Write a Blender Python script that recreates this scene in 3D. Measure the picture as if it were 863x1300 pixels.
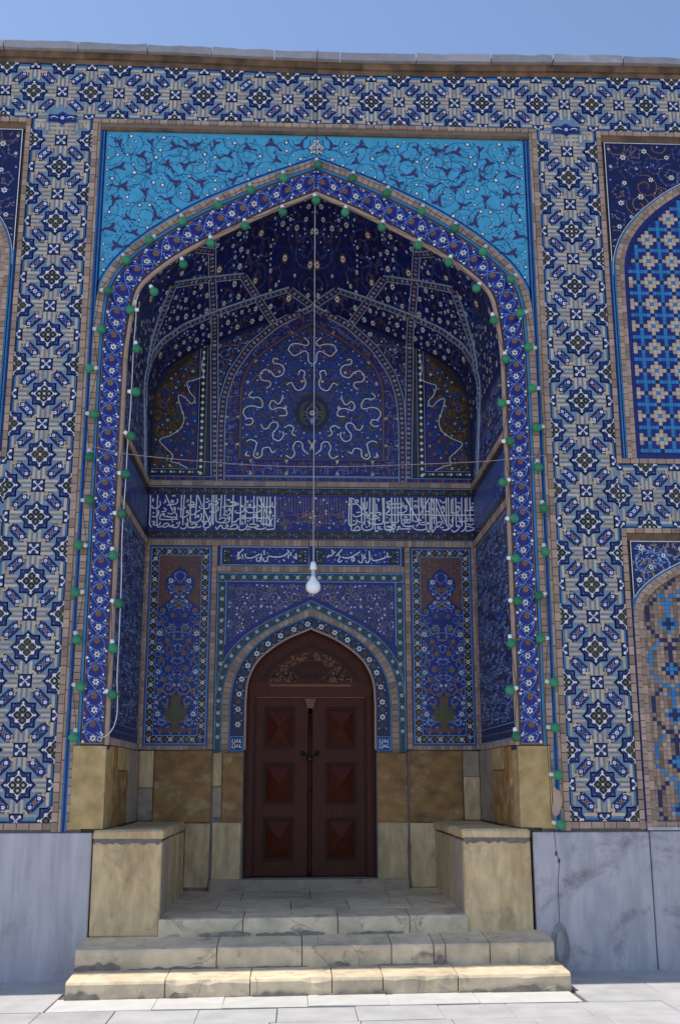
import bpy, math, random
import numpy as np
from mathutils import Vector, Matrix
from mathutils.geometry import tessellate_polygon

for ob in list(bpy.data.objects):
    bpy.data.objects.remove(ob, do_unlink=True)
SC = bpy.context.scene
COL = SC.collection
random.seed(7)
rng = np.random.default_rng(7)

# ------------------------------------------------------------------ camera
PW, PH = 863.0, 1300.0
FPX, PITCH, YAW, ROLL = 1390.8, 0.2407, 0.0419, -0.001
CAM = np.array([-0.19, -10.4, 1.68])
FWD = np.array([math.sin(YAW) * math.cos(PITCH), math.cos(YAW) * math.cos(PITCH), math.sin(PITCH)])
RT0 = np.array([math.cos(YAW), -math.sin(YAW), 0.0])
UP0 = np.cross(RT0, FWD)
RT = math.cos(ROLL) * RT0 + math.sin(ROLL) * UP0
UP = -math.sin(ROLL) * RT0 + math.cos(ROLL) * UP0
cam_d = bpy.data.cameras.new('camera')
cam_d.sensor_fit = 'VERTICAL'
cam_d.sensor_height = 36.0
cam_d.lens = 36.0 * FPX / PH
cam_d.clip_end = 2000.0
cam_d.clip_start = 0.05
cam = bpy.data.objects.new('camera', cam_d)
COL.objects.link(cam)
cam.matrix_world = Matrix(((RT[0], UP[0], -FWD[0], CAM[0]),
                           (RT[1], UP[1], -FWD[1], CAM[1]),
                           (RT[2], UP[2], -FWD[2], CAM[2]),
                           (0, 0, 0, 1)))
SC.camera = cam

# ------------------------------------------------------------------ sky, sun, exposure
SUN = Vector((-0.45, 0.060, 1.0)).normalized()        # towards the sun: high, left, just behind the facade
SUN_EL = math.asin(SUN.z)
SUN_AZ = math.atan2(SUN.x, SUN.y)
world = bpy.data.worlds.new('World')
SC.world = world
world.use_nodes = True
wn = world.node_tree.nodes
sky = wn.new('ShaderNodeTexSky')
sky.sky_type = 'NISHITA'
sky.sun_disc = False
sky.sun_elevation = SUN_EL
sky.sun_rotation = SUN_AZ
sky.altitude = 1500.0
sky.air_density = 1.0
sky.dust_density = 2.4
sky.ozone_density = 1.6
world.node_tree.links.new(sky.outputs['Color'], wn['Background'].inputs['Color'])
wn['Background'].inputs['Strength'].default_value = 0.15
sun_d = bpy.data.lights.new('sun', 'SUN')
sun_d.energy = 3.6
sun_d.angle = math.radians(0.53)
sun_d.color = (1.0, 0.955, 0.88)
sun = bpy.data.objects.new('sun', sun_d)
COL.objects.link(sun)
sun.rotation_euler = SUN.to_track_quat('Z', 'Y').to_euler()
SC.view_settings.view_transform = 'Standard'
SC.view_settings.look = 'None'
SC.view_settings.gamma = 1.0
SC.view_settings.use_curve_mapping = False
SC.view_settings.exposure = 0.52
SC.render.engine = 'CYCLES'
SC.cycles.max_bounces = 8
SC.cycles.diffuse_bounces = 4

# pixel of the photograph -> point of a plane y = Y (facade, back wall ...) or z = Z (ground)
def ray(px, py):
    return FWD * FPX + RT * (px - PW / 2) - UP * (py - PH / 2)
def on_y(px, py, Y=0.0):
    d = ray(px, py); return CAM + d * ((Y - CAM[1]) / d[1])
def on_z(px, py, Z=0.0):
    d = ray(px, py); return CAM + d * ((Z - CAM[2]) / d[2])

# ------------------------------------------------------------------ materials
MATS = {}
def mat(name, col, rough=0.5, var=0.25, noise=0.18, scale=6.0, detail=5.0, bump=0.0, bscale=40.0,
        spec=0.5, col2=None, c2scale=1.2, c2lo=0.45, c2hi=0.62, stretch=None, cracks=None, metal=0.0, coat=0.0, bdist=0.004, stain=None):
    if name in MATS: return MATS[name]
    m = bpy.data.materials.new(name); m.use_nodes = True
    nt = m.node_tree; N = nt.nodes; L = nt.links
    b = N['Principled BSDF']
    b.inputs['Roughness'].default_value = rough
    b.inputs['Specular IOR Level'].default_value = spec
    b.inputs['Metallic'].default_value = metal
    b.inputs['Coat Weight'].default_value = coat
    geo = N.new('ShaderNodeNewGeometry')
    vec = geo.outputs['Position']
    if stretch:
        mp = N.new('ShaderNodeMapping'); mp.inputs['Scale'].default_value = stretch
        L.new(vec, mp.inputs['Vector']); svec = mp.outputs['Vector']
    else: svec = vec
    at = N.new('ShaderNodeAttribute'); at.attribute_name = 'v'
    nz = N.new('ShaderNodeTexNoise'); nz.inputs['Scale'].default_value = scale; nz.inputs['Detail'].default_value = detail
    L.new(svec, nz.inputs['Vector'])
    base = N.new('ShaderNodeRGB'); base.outputs[0].default_value = (*col, 1)
    cur = base.outputs[0]
    if col2 is not None:
        n2 = N.new('ShaderNodeTexNoise'); n2.inputs['Scale'].default_value = c2scale; n2.inputs['Detail'].default_value = 6
        n2.inputs['Roughness'].default_value = 0.62
        L.new(svec, n2.inputs['Vector'])
        mr = N.new('ShaderNodeMapRange'); mr.inputs['From Min'].default_value = c2lo; mr.inputs['From Max'].default_value = c2hi
        L.new(n2.outputs['Fac'], mr.inputs['Value'])
        mx = N.new('ShaderNodeMix'); mx.data_type = 'RGBA'
        L.new(mr.outputs['Result'], mx.inputs['Factor']); L.new(cur, mx.inputs['A'])
        mx.inputs['B'].default_value = (*col2, 1); cur = mx.outputs['Result']
    if stain is not None:
        scol, sscale, slo, shi = stain
        n4 = N.new('ShaderNodeTexNoise'); n4.inputs['Scale'].default_value = sscale; n4.inputs['Detail'].default_value = 9
        n4.inputs['Roughness'].default_value = 0.68; n4.inputs['Distortion'].default_value = 0.6
        of = N.new('ShaderNodeVectorMath'); of.inputs[1].default_value = (11.3, 4.7, 7.9); L.new(vec, of.inputs[0]); L.new(of.outputs[0], n4.inputs['Vector'])
        mr4 = N.new('ShaderNodeMapRange'); mr4.inputs['From Min'].default_value = slo; mr4.inputs['From Max'].default_value = shi
        mr4.inputs['To Max'].default_value = 0.85
        L.new(n4.outputs['Fac'], mr4.inputs['Value'])
        mx4 = N.new('ShaderNodeMix'); mx4.data_type = 'RGBA'
        L.new(mr4.outputs['Result'], mx4.inputs['Factor']); L.new(cur, mx4.inputs['A'])
        mx4.inputs['B'].default_value = (*scol, 1); cur = mx4.outputs['Result']
    if cracks is not None:
        ccol, cscale, cw = cracks
        nw = N.new('ShaderNodeTexNoise'); nw.inputs['Scale'].default_value = cscale * 2.5; nw.inputs['Detail'].default_value = 4
        L.new(vec, nw.inputs['Vector'])
        ad = N.new('ShaderNodeMix'); ad.data_type = 'VECTOR'; ad.inputs['Factor'].default_value = 0.22
        L.new(vec, ad.inputs['A']); L.new(nw.outputs['Color'], ad.inputs['B'])
        vo = N.new('ShaderNodeTexVoronoi'); vo.feature = 'DISTANCE_TO_EDGE'; vo.inputs['Scale'].default_value = cscale
        L.new(ad.outputs['Result'], vo.inputs['Vector'])
        mr2 = N.new('ShaderNodeMapRange'); mr2.inputs['From Min'].default_value = 0.0; mr2.inputs['From Max'].default_value = cw
        mr2.inputs['To Min'].default_value = 0.75; mr2.inputs['To Max'].default_value = 0.0
        L.new(vo.outputs['Distance'], mr2.inputs['Value'])
        mx3 = N.new('ShaderNodeMix'); mx3.data_type = 'RGBA'
        L.new(mr2.outputs['Result'], mx3.inputs['Factor']); L.new(cur, mx3.inputs['A'])
        mx3.inputs['B'].default_value = (*ccol, 1); cur = mx3.outputs['Result']
    # brightness = 1 + var*(v-.5)*2 + noise*(n-.5)*2
    m1 = N.new('ShaderNodeMath'); m1.operation = 'MULTIPLY_ADD'
    L.new(at.outputs['Fac'], m1.inputs[0]); m1.inputs[1].default_value = 2 * var; m1.inputs[2].default_value = 1 - var
    m2 = N.new('ShaderNodeMath'); m2.operation = 'MULTIPLY_ADD'
    L.new(nz.outputs['Fac'], m2.inputs[0]); m2.inputs[1].default_value = 2.6 * noise; m2.inputs[2].default_value = -1.3 * noise
    m3 = N.new('ShaderNodeMath'); m3.operation = 'ADD'; m3.use_clamp = False
    L.new(m1.outputs[0], m3.inputs[0]); L.new(m2.outputs[0], m3.inputs[1])
    vm = N.new('ShaderNodeVectorMath'); vm.operation = 'SCALE'
    L.new(cur, vm.inputs[0]); L.new(m3.outputs[0], vm.inputs['Scale'])
    L.new(vm.outputs[0], b.inputs['Base Color'])
    if bump > 0:
        nb = N.new('ShaderNodeTexNoise'); nb.inputs['Scale'].default_value = bscale; nb.inputs['Detail'].default_value = 6
        L.new(svec, nb.inputs['Vector'])
        bp = N.new('ShaderNodeBump'); bp.inputs['Strength'].default_value = bump; bp.inputs['Distance'].default_value = bdist
        L.new(nb.outputs['Fac'], bp.inputs['Height']); L.new(bp.outputs['Normal'], b.inputs['Normal'])
    MATS[name] = m
    return m
def glaze(name, col, rough=0.33, var=0.22, noise=0.22):
    return mat(name, col, rough=rough, var=var, noise=noise, scale=9.0, spec=0.35, bump=0.10, bscale=55.0)

NAVY = glaze('navy_glaze', (0.012, 0.018, 0.095))
COBALT = glaze('cobalt_glaze', (0.015, 0.022, 0.185))
ULTRA = glaze('ultramarine_glaze', (0.018, 0.017, 0.190))
DEEP = glaze('deep_blue_glaze', (0.008, 0.011, 0.075))
MIDBLUE = glaze('mid_blue_glaze', (0.045, 0.10, 0.36))
LBLUE = glaze('light_blue_glaze', (0.22, 0.36, 0.66))
SKYG = glaze('pale_blue_glaze', (0.33, 0.46, 0.66))
HALO = glaze('grey_turquoise_glaze', (0.14, 0.27, 0.44))
TURQ = glaze('turquoise_glaze', (0.035, 0.215, 0.47))
TURQ2 = glaze('bright_turquoise_glaze', (0.068, 0.365, 0.57), noise=0.28)
TEAL = glaze('teal_glaze', (0.012, 0.06, 0.085))
WHITE = glaze('white_glaze', (0.80, 0.79, 0.76), var=0.12)
CREAM = glaze('cream_glaze', (0.55, 0.47, 0.30))
OCHRE = glaze('ochre_glaze', (0.30, 0.155, 0.042))
BROWNG = glaze('brown_glaze', (0.13, 0.055, 0.026))
REDG = glaze('red_ochre_glaze', (0.20, 0.060, 0.028))
PINKB = glaze('purple_brown_glaze', (0.14, 0.062, 0.062))
PURPLE = glaze('purple_glaze', (0.055, 0.035, 0.135))
BLACK = glaze('black_glaze', (0.012, 0.011, 0.014))
UMBER = glaze('umber_glaze', (0.055, 0.036, 0.026))
OLIVE = glaze('olive_glaze', (0.085, 0.085, 0.035))
BED = mat('grey_blue_grout', (0.175, 0.262, 0.385), rough=0.7, noise=0.3, scale=14)
BRICK = mat('buff_brick', (0.53, 0.415, 0.30), rough=0.85, var=0.22, noise=0.2, scale=20, bump=0.3, bscale=120)
BRICKP = mat('pinkish_brick', (0.40, 0.275, 0.205), rough=0.88, var=0.3, noise=0.25, scale=18, bump=0.3, bscale=120)
MORTAR = mat('mortar', (0.215, 0.165, 0.135), rough=0.95, noise=0.3, scale=22, bump=0.3, bscale=90)
PLASTER = mat('old_brown_plaster', (0.185, 0.110, 0.062), rough=0.95, noise=0.35, scale=7, bump=0.4, bscale=50, col2=(0.10, 0.06, 0.04), c2scale=4)
COPING = mat('coping_marble', (0.36, 0.335, 0.36), rough=0.7, var=0.12, noise=0.22, scale=9, bump=0.25, bscale=60)
MARBLE = mat('grey_marble', (0.52, 0.485, 0.505), rough=0.55, var=0.06, noise=0.20, scale=4, stretch=(4.0, 1.0, 0.5), bump=0.15, bscale=70,
             col2=(0.41, 0.38, 0.40), c2scale=1.3, c2lo=0.45, c2hi=0.66, stain=((0.25, 0.225, 0.235), 2.1, 0.55, 0.72))
MARBLED = mat('stained_grey_marble', (0.49, 0.455, 0.475), rough=0.6, var=0.05, noise=0.2, scale=5, stretch=(2.5, 1.0, 0.7), bump=0.15, bscale=70,
              col2=(0.38, 0.365, 0.395), c2scale=1.8, c2lo=0.45, c2hi=0.62, stain=((0.15, 0.13, 0.135), 2.3, 0.53, 0.70))
STONE = mat('yellow_limestone', (0.610, 0.445, 0.240), rough=0.8, var=0.16, noise=0.42, scale=9, bump=0.6, bscale=34, detail=10,
            col2=(0.46, 0.315, 0.155), c2scale=1.9, c2lo=0.46, c2hi=0.66, stretch=(1.8, 1.8, 0.6), stain=((0.25, 0.18, 0.12), 3.4, 0.56, 0.74))
STONEP = mat('golden_limestone', (0.47, 0.315, 0.125), rough=0.8, var=0.16, noise=0.48, scale=8, bump=0.6, bscale=34, detail=10,
             col2=(0.55, 0.40, 0.20), c2scale=2.4, c2lo=0.50, c2hi=0.70, stain=((0.17, 0.10, 0.045), 2.8, 0.55, 0.72))
STONE2 = mat('veined_brown_alabaster', (0.33, 0.170, 0.050), rough=0.65, var=0.14, noise=0.6, scale=5.5, bump=0.25, bscale=30, detail=9,
             col2=(0.50, 0.36, 0.19), c2scale=3.6, c2lo=0.53, c2hi=0.74, stretch=(1.0, 1.0, 1.6), stain=((0.16, 0.085, 0.035), 2.8, 0.50, 0.70))
STONE3 = mat('grey_limestone', (0.37, 0.285, 0.205), rough=0.8, var=0.12, noise=0.32, scale=6, bump=0.4, bscale=30, stain=((0.16, 0.13, 0.11), 3.0, 0.55, 0.7))
MORTARG = mat('purple_grey_mortar', (0.21, 0.18, 0.175), rough=0.95, noise=0.35, scale=16, bump=0.4, bscale=50)
JOINT = mat('dark_joint', (0.095, 0.082, 0.08), rough=0.95, noise=0.3, scale=20)
STEPM = mat('cream_step_marble', (0.735, 0.585, 0.385), rough=0.65, var=0.12, noise=0.26, scale=8, bump=0.4, bscale=45, detail=9,
            col2=(0.54, 0.43, 0.29), c2scale=2.6, c2lo=0.46, c2hi=0.66, cracks=((0.25, 0.20, 0.16), 0.8, 0.0035), stain=((0.20, 0.155, 0.125), 4.6, 0.57, 0.70))
KERB = mat('white_kerb_marble', (0.52, 0.50, 0.46), rough=0.7, var=0.08, noise=0.15, scale=6, bump=0.3, bscale=45, stain=((0.34, 0.31, 0.28), 3.0, 0.62, 0.75))
STEPG = mat('grey_patch_cement', (0.25, 0.205, 0.165), rough=0.95, var=0.1, noise=0.5, scale=14, bump=0.7, bscale=40, col2=(0.42, 0.35, 0.25), c2scale=5, c2lo=0.56, c2hi=0.66)
PAVE = mat('pale_paving_stone', (0.405, 0.392, 0.380), rough=0.8, var=0.075, noise=0.18, scale=4, bump=0.3, bscale=40,
           col2=(0.345, 0.33, 0.32), c2scale=1.6, c2lo=0.5, c2hi=0.66, stain=((0.33, 0.30, 0.28), 2.4, 0.63, 0.76))
GROUND = mat('dusty_paving', (0.35, 0.335, 0.32), rough=0.9, noise=0.2, scale=1.0)
WOOD = mat('red_brown_wood', (0.078, 0.015, 0.007), rough=0.36, var=0.22, noise=0.45, scale=9, stretch=(5, 5, 0.8), bump=0.25, bscale=20, spec=0.17)
WOODD = mat('dark_red_wood', (0.036, 0.007, 0.003), rough=0.5, spec=0.25, var=0.2, noise=0.45, scale=9, stretch=(5, 5, 0.8), bump=0.25, bscale=20)
WOODL = mat('orange_carved_wood', (0.21, 0.072, 0.020), rough=0.5, var=0.2, noise=0.3, scale=14)
IRON = mat('black_iron', (0.018, 0.016, 0.016), rough=0.45, noise=0.2, metal=0.6)
GREEN = mat('green_bulb', (0.028, 0.215, 0.098), rough=0.38, var=0.35, noise=0.15, scale=12)
SOCK = mat('white_socket', (0.82, 0.81, 0.78), rough=0.45, noise=0.08)
OPAL = mat('opal_bulb', (0.86, 0.85, 0.83), rough=0.22, noise=0.02, coat=0.3)
ALU = mat('dull_aluminium', (0.42, 0.42, 0.44), rough=0.4, metal=0.7, noise=0.1)
WIREW = mat('white_flex', (0.62, 0.59, 0.56), rough=0.6, noise=0.1)
WIREB = mat('black_flex', (0.02, 0.02, 0.022), rough=0.6, noise=0.1)
WIREP = mat('pink_wire', (0.50, 0.34, 0.31), rough=0.6, noise=0.1)

# ------------------------------------------------------------------ mesh builders
def mesh_data(name, V, F, mats, mi=None, att=None, smooth=False):
    me = bpy.data.meshes.new(name)
    me.from_pydata([tuple(map(float, p)) for p in V], [], F)
    for m in mats: me.materials.append(m)
    if mi is not None: me.polygons.foreach_set('material_index', np.asarray(mi, dtype=np.int32))
    a = me.attributes.new('v', 'FLOAT', 'FACE')
    if att is None: att = np.full(len(F), 0.5)
    a.data.foreach_set('value', np.asarray(att, dtype=np.float32))
    if smooth: me.polygons.foreach_set('use_smooth', np.ones(len(F), dtype=bool))
    me.update()
    return me
def link(name, me, parent=None, loc=None):
    o = bpy.data.objects.new(name, me); COL.objects.link(o)
    if parent is not None:
        o.parent = parent
        base = parent
        off = Vector((0, 0, 0))
        while base is not None:
            off += base.location; base = base.parent
        o.location = (Vector(loc) if loc is not None else Vector((0, 0, 0))) - off
    elif loc is not None: o.location = loc
    return o
def thing(name, label, cat, loc=(0, 0, 0), group=None):
    o = bpy.data.objects.new(name, None); COL.objects.link(o)
    o.location = loc; o.empty_display_size = 0.2
    o['label'] = label; o['category'] = cat
    if group: o['group'] = group
    return o
def stuff(o): o['kind'] = 'stuff'; return o

class MB:
    """collects solid pieces into one mesh"""
    def __init__(s): s.V = []; s.F = []; s.M = []; s.A = []; s.mats = []
    def mi(s, m):
        if m not in s.mats: s.mats.append(m)
        return s.mats.index(m)
    def add(s, V, F, m, a=None):
        n = len(s.V); s.V.extend([tuple(p) for p in V]); k = s.mi(m)
        a = random.random() if a is None else a
        for f in F: s.F.append([i + n for i in f]); s.M.append(k); s.A.append(a)
    def box(s, x0, x1, y0, y1, z0, z1, m, a=None, j=0.0):
        V = [(x, y, z) for z in (z0, z1) for y in (y0, y1) for x in (x0, x1)]
        if j: V = [(x + random.uniform(-j, j), y + random.uniform(-j, j), z + random.uniform(-j, j)) for x, y, z in V]
        s.add(V, [[0, 2, 3, 1], [4, 5, 7, 6], [0, 1, 5, 4], [2, 6, 7, 3], [0, 4, 6, 2], [1, 3, 7, 5]], m, a)
    def prism(s, poly, y0, y1, m, a=None, fn=None, holes=()):
        """poly in (x,z), front at y0 (towards the camera), back y1"""
        loops = [list(poly)] + [list(h) for h in holes]
        flat = [p for l in loops for p in l]
        tr = tessellate_polygon([[Vector((p[0], p[1], 0)) for p in l] for l in loops])
        n = len(flat)
        fn = fn or (lambda u, v, y: (u, y, v))
        V = [fn(p[0], p[1], y0) for p in flat] + [fn(p[0], p[1], y1) for p in flat]
        F = []
        for t in tr:
            a_, b_, c_ = [flat[i] for i in t]
            cr = (b_[0] - a_[0]) * (c_[1] - a_[1]) - (b_[1] - a_[1]) * (c_[0] - a_[0])
            F.append(list(t) if cr > 0 else list(t)[::-1])
        o = 0
        for l in loops:
            k = len(l)
            ar = sum(l[i][0] * l[(i + 1) % k][1] - l[(i + 1) % k][0] * l[i][1] for i in range(k))
            if o > 0: ar = -ar
            for i in range(k):
                i1 = (i + 1) % k
                f = [o + i, o + i1, n + o + i1, n + o + i]
                F.append(f[::-1] if ar > 0 else f)
            o += k
        s.add(V, F, m, a)
    def tube(s, pts, r, m, n=6, a=None, closed=False):
        P = np.array(pts, float); k = len(P)
        rr = np.full(k, r) if np.isscalar(r) else np.array(r, float)
        V = []; up = np.array([0.13, 0.21, 0.97])
        for i in range(k):
            t = P[min(i + 1, k - 1)] - P[max(i - 1, 0)]; t = t / (np.linalg.norm(t) + 1e-9)
            b = np.cross(t, up)
            if np.linalg.norm(b) < 0.2: b = np.cross(t, np.array([1.0, 0, 0]))
            b /= np.linalg.norm(b); c = np.cross(b, t)
            for q in range(n):
                an = 2 * math.pi * q / n
                V.append(P[i] + rr[i] * (math.cos(an) * b + math.sin(an) * c))
        F = []
        for i in range(k - 1):
            for q in range(n):
                F.append([i * n + q, i * n + (q + 1) % n, (i + 1) * n + (q + 1) % n, (i + 1) * n + q])
        F.append(list(range(n))[::-1]); F.append([(k - 1) * n + q for q in range(n)])
        s.add(V, F, m, a)
    def lathe(s, prof, c, d, m, n=12, a=None):
        """prof: (distance along d, radius)"""
        c = np.array(c, float); d = np.array(d, float); d /= np.linalg.norm(d)
        b = np.cross(d, [0.3, 1.0, 0.2]); b /= np.linalg.norm(b); e = np.cross(d, b)
        V = []
        for t, r in prof:
            for q in range(n):
                an = 2 * math.pi * q / n
                V.append(c + d * t + max(r, 1e-4) * (math.cos(an) * b + math.sin(an) * e))
        F = []
        for i in range(len(prof) - 1):
            for q in range(n):
                F.append([i * n + q, i * n + (q + 1) % n, (i + 1) * n + (q + 1) % n, (i + 1) * n + q])
        F.append(list(range(n))[::-1]); F.append([(len(prof) - 1) * n + q for q in range(n)])
        s.add(V, F, m, a)
    def data(s, name, smooth=False): return mesh_data(name, s.V, s.F, s.mats, s.M, s.A, smooth)
    def build(s, name, parent=None, loc=None, smooth=False):
        return link(name, s.data(name, smooth), parent, loc)

class Orn:
    """inlay: thin flat pieces laid on a surface; u,v on the surface, h proud of it"""
    def __init__(s): s.P = []; s.mats = []
    def poly(s, pts, m, h=0.002, a=None): s.P.append((np.asarray(pts, float), h, m, random.random() if a is None else a))
    def ribbon(s, pts, w, m, h=0.0015, taper=False, a=None):
        P = np.asarray(pts, float)
        if len(P) < 2: return
        t = np.gradient(P, axis=0); t /= (np.linalg.norm(t, axis=1, keepdims=True) + 1e-9)
        nrm = np.stack([-t[:, 1], t[:, 0]], 1)
        ww = np.full(len(P), w / 2)
        if taper: ww = ww * (0.35 + 0.65 * np.sin(np.linspace(0.15, 2.9, len(P))))
        A = P + nrm * ww[:, None]; B = P - nrm * ww[:, None]
        a = random.random() if a is None else a
        for i in range(len(P) - 1):
            s.P.append((np.array([A[i], B[i], B[i + 1], A[i + 1]])[::1], h, m, a))
    def disc(s, c, r, m, h=0.003, n=8, rot=0.0, a=None):
        an = rot + 2 * math.pi * np.arange(n) / n
        s.poly(np.stack([c[0] + r * np.cos(an), c[1] + r * np.sin(an)], 1), m, h, a)
    def rose(s, c, r, k, m, h=0.003, depth=0.28, rot=0.0, a=None):
        n = 4 * k
        an = rot + 2 * math.pi * np.arange(n) / n
        rr = r * (1 - depth / 2 + depth / 2 * np.cos(k * (an - rot)))
        s.poly(np.stack([c[0] + rr * np.cos(an), c[1] + rr * np.sin(an)], 1), m, h, a)
    def leaf(s, c, ang, ln, w, m, h=0.002):
        x = np.array([-0.5, -0.25, 0.1, 0.5, 0.1, -0.25]) * ln
        y = np.array([0, 0.42, 0.5, 0, -0.42, -0.38]) * w
        ca, sa = math.cos(ang), math.sin(ang)
        s.poly(np.stack([c[0] + x * ca - y * sa, c[1] + x * sa + y * ca], 1), m, h)
    def rect(s, x0, x1, z0, z1, m, h): s.poly([(x0, z0), (x1, z0), (x1, z1), (x0, z1)], m, h)
    def frame(s, x0, x1, z0, z1, w, m, h):
        s.rect(x0, x1, z0, z0 + w, m, h); s.rect(x0, x1, z1 - w, z1, m, h)
        s.rect(x0, x0 + w, z0 + w, z1 - w, m, h); s.rect(x1 - w, x1, z0 + w, z1 - w, m, h)
    def mirror(s, cx, start=0):
        for P, h, m, a in list(s.P[start:]):
            Q = P.copy(); Q[:, 0] = 2 * cx - Q[:, 0]
            s.P.append((Q[::-1], h, m, a))
    def clip(s, nx, nz, c):
        out = []
        for P, h, m, a in s.P:
            d = P @ np.array([nx, nz]) - c
            if (d <= 1e-9).all(): out.append((P, h, m, a)); continue
            if (d > -1e-9).all(): continue
            Q = []
            for i in range(len(P)):
                j = (i + 1) % len(P)
                if d[i] <= 0: Q.append(P[i])
                if (d[i] < 0 < d[j]) or (d[j] < 0 < d[i]): Q.append(P[i] + (P[j] - P[i]) * (d[i] / (d[i] - d[j])))
            if len(Q) > 2: out.append((np.array(Q), h, m, a))
        s.P = out; return s
    def data(s, name, fn):
        if not s.P: return mesh_data(name, [], [], [BLACK])
        U = np.concatenate([p[0] for p in s.P]); H = np.concatenate([np.full(len(p[0]), p[1]) for p in s.P])
        XYZ = fn(U[:, 0], U[:, 1], H)
        mats = []; F = []; M = []; A = []; k = 0
        for P, h, m, a in s.P:
            if m not in mats: mats.append(m)
            n = len(P); x, z = P[:, 0], P[:, 1]
            ar = float(np.dot(x, np.roll(z, -1)) - np.dot(np.roll(x, -1), z))
            f = list(range(k, k + n))
            F.append(f if ar > 0 else f[::-1]); M.append(mats.index(m)); A.append(a); k += n
        return mesh_data(name, XYZ, F, mats, M, A)
    def build(s, name, fn, parent=None, kind='stuff'):
        o = link(name, s.data(name, fn), parent)
        if kind: o['kind'] = kind
        return o

def plane_y(Y):                       # surface facing -y (facade, back wall)
    return lambda u, v, h: np.stack([u, Y - h, v], 1)
def plane_xl(X):                      # left reveal, facing +x ; u = depth y
    return lambda u, v, h: np.stack([X + h, u, v], 1)
def plane_xr(X):                      # right reveal, facing -x ; u = depth y (winding flipped, harmless)
    return lambda u, v, h: np.stack([X - h, u, v], 1)

# ------------------------------------------------------------------ 2D helpers
def seg_dist(pts, poly):
    P = np.asarray(pts, float)[:, None, :]; A = np.asarray(poly, float)[None]; B = np.roll(A, -1, 1)
    d = B - A; t = np.clip(((P - A) * d).sum(2) / ((d * d).sum(2) + 1e-12), 0, 1)
    return np.linalg.norm(P - (A + d * t[..., None]), axis=2).min(1)
def inside(pts, poly, margin=0.0):
    P = np.asarray(pts, float); A = np.asarray(poly, float); B = np.roll(A, -1, 0)
    x, y = P[:, 0:1], P[:, 1:2]
    c = ((A[:, 1] > y) != (B[:, 1] > y)) & (x < (B[:, 0] - A[:, 0]) * (y - A[:, 1]) / (B[:, 1] - A[:, 1] + 1e-12) + A[:, 0])
    r = (c.sum(1) % 2) == 1
    if margin > 0: r &= seg_dist(P, A) > margin
    return r
def smooth_curve(pts, n):
    """Catmull-Rom through the points, resampled evenly to n points"""
    P = np.asarray(pts, float)
    Q = np.vstack([2 * P[0] - P[1], P, 2 * P[-1] - P[-2]])
    out = []
    for i in range(1, len(Q) - 2):
        for t in np.linspace(0, 1, 12, endpoint=False):
            a, b, c, d = Q[i - 1], Q[i], Q[i + 1], Q[i + 2]
            out.append(0.5 * ((2 * b) + (-a + c) * t + (2 * a - 5 * b + 4 * c - d) * t * t + (-a + 3 * b - 3 * c + d) * t ** 3))
    out.append(P[-1]); return resample(out, n)
def resample(P, n):
    P = np.asarray(P, float); L = np.r_[0, np.cumsum(np.linalg.norm(np.diff(P, axis=0), axis=1))]
    s = np.linspace(0, L[-1], n)
    return np.stack([np.interp(s, L, P[:, k]) for k in range(P.shape[1])], 1)
def plen(P): return float(np.linalg.norm(np.diff(np.asarray(P), axis=0), axis=1).sum())

def darts(poly, r, margin, seed, tries=3000, taken=None, maxn=100000):
    g = np.random.default_rng(seed); A = np.asarray(poly, float)
    lo, hi = A.min(0), A.max(0)
    C = g.uniform(lo, hi, (tries, 2)); C = C[inside(C, A, margin)]
    out = [] if taken is None else list(taken); n0 = len(out)
    arr = np.zeros((len(C) + n0, 3)); k = 0
    for t in out: arr[k] = t; k += 1
    for c in C:
        if k and (np.hypot(arr[:k, 0] - c[0], arr[:k, 1] - c[1]) < (arr[:k, 2] + r)).any(): continue
        arr[k] = (c[0], c[1], r); k += 1
        if k - n0 >= maxn: break
    return [tuple(a) for a in arr[n0:k]]

def spiral(c, R, turns, rot, sgn, n=48):
    t = np.linspace(0, 1, n); r = R * (1 - 0.82 * t); an = rot + sgn * turns * 2 * math.pi * t
    return np.stack([c[0] + r * np.cos(an), c[1] + r * np.sin(an)], 1)

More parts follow.
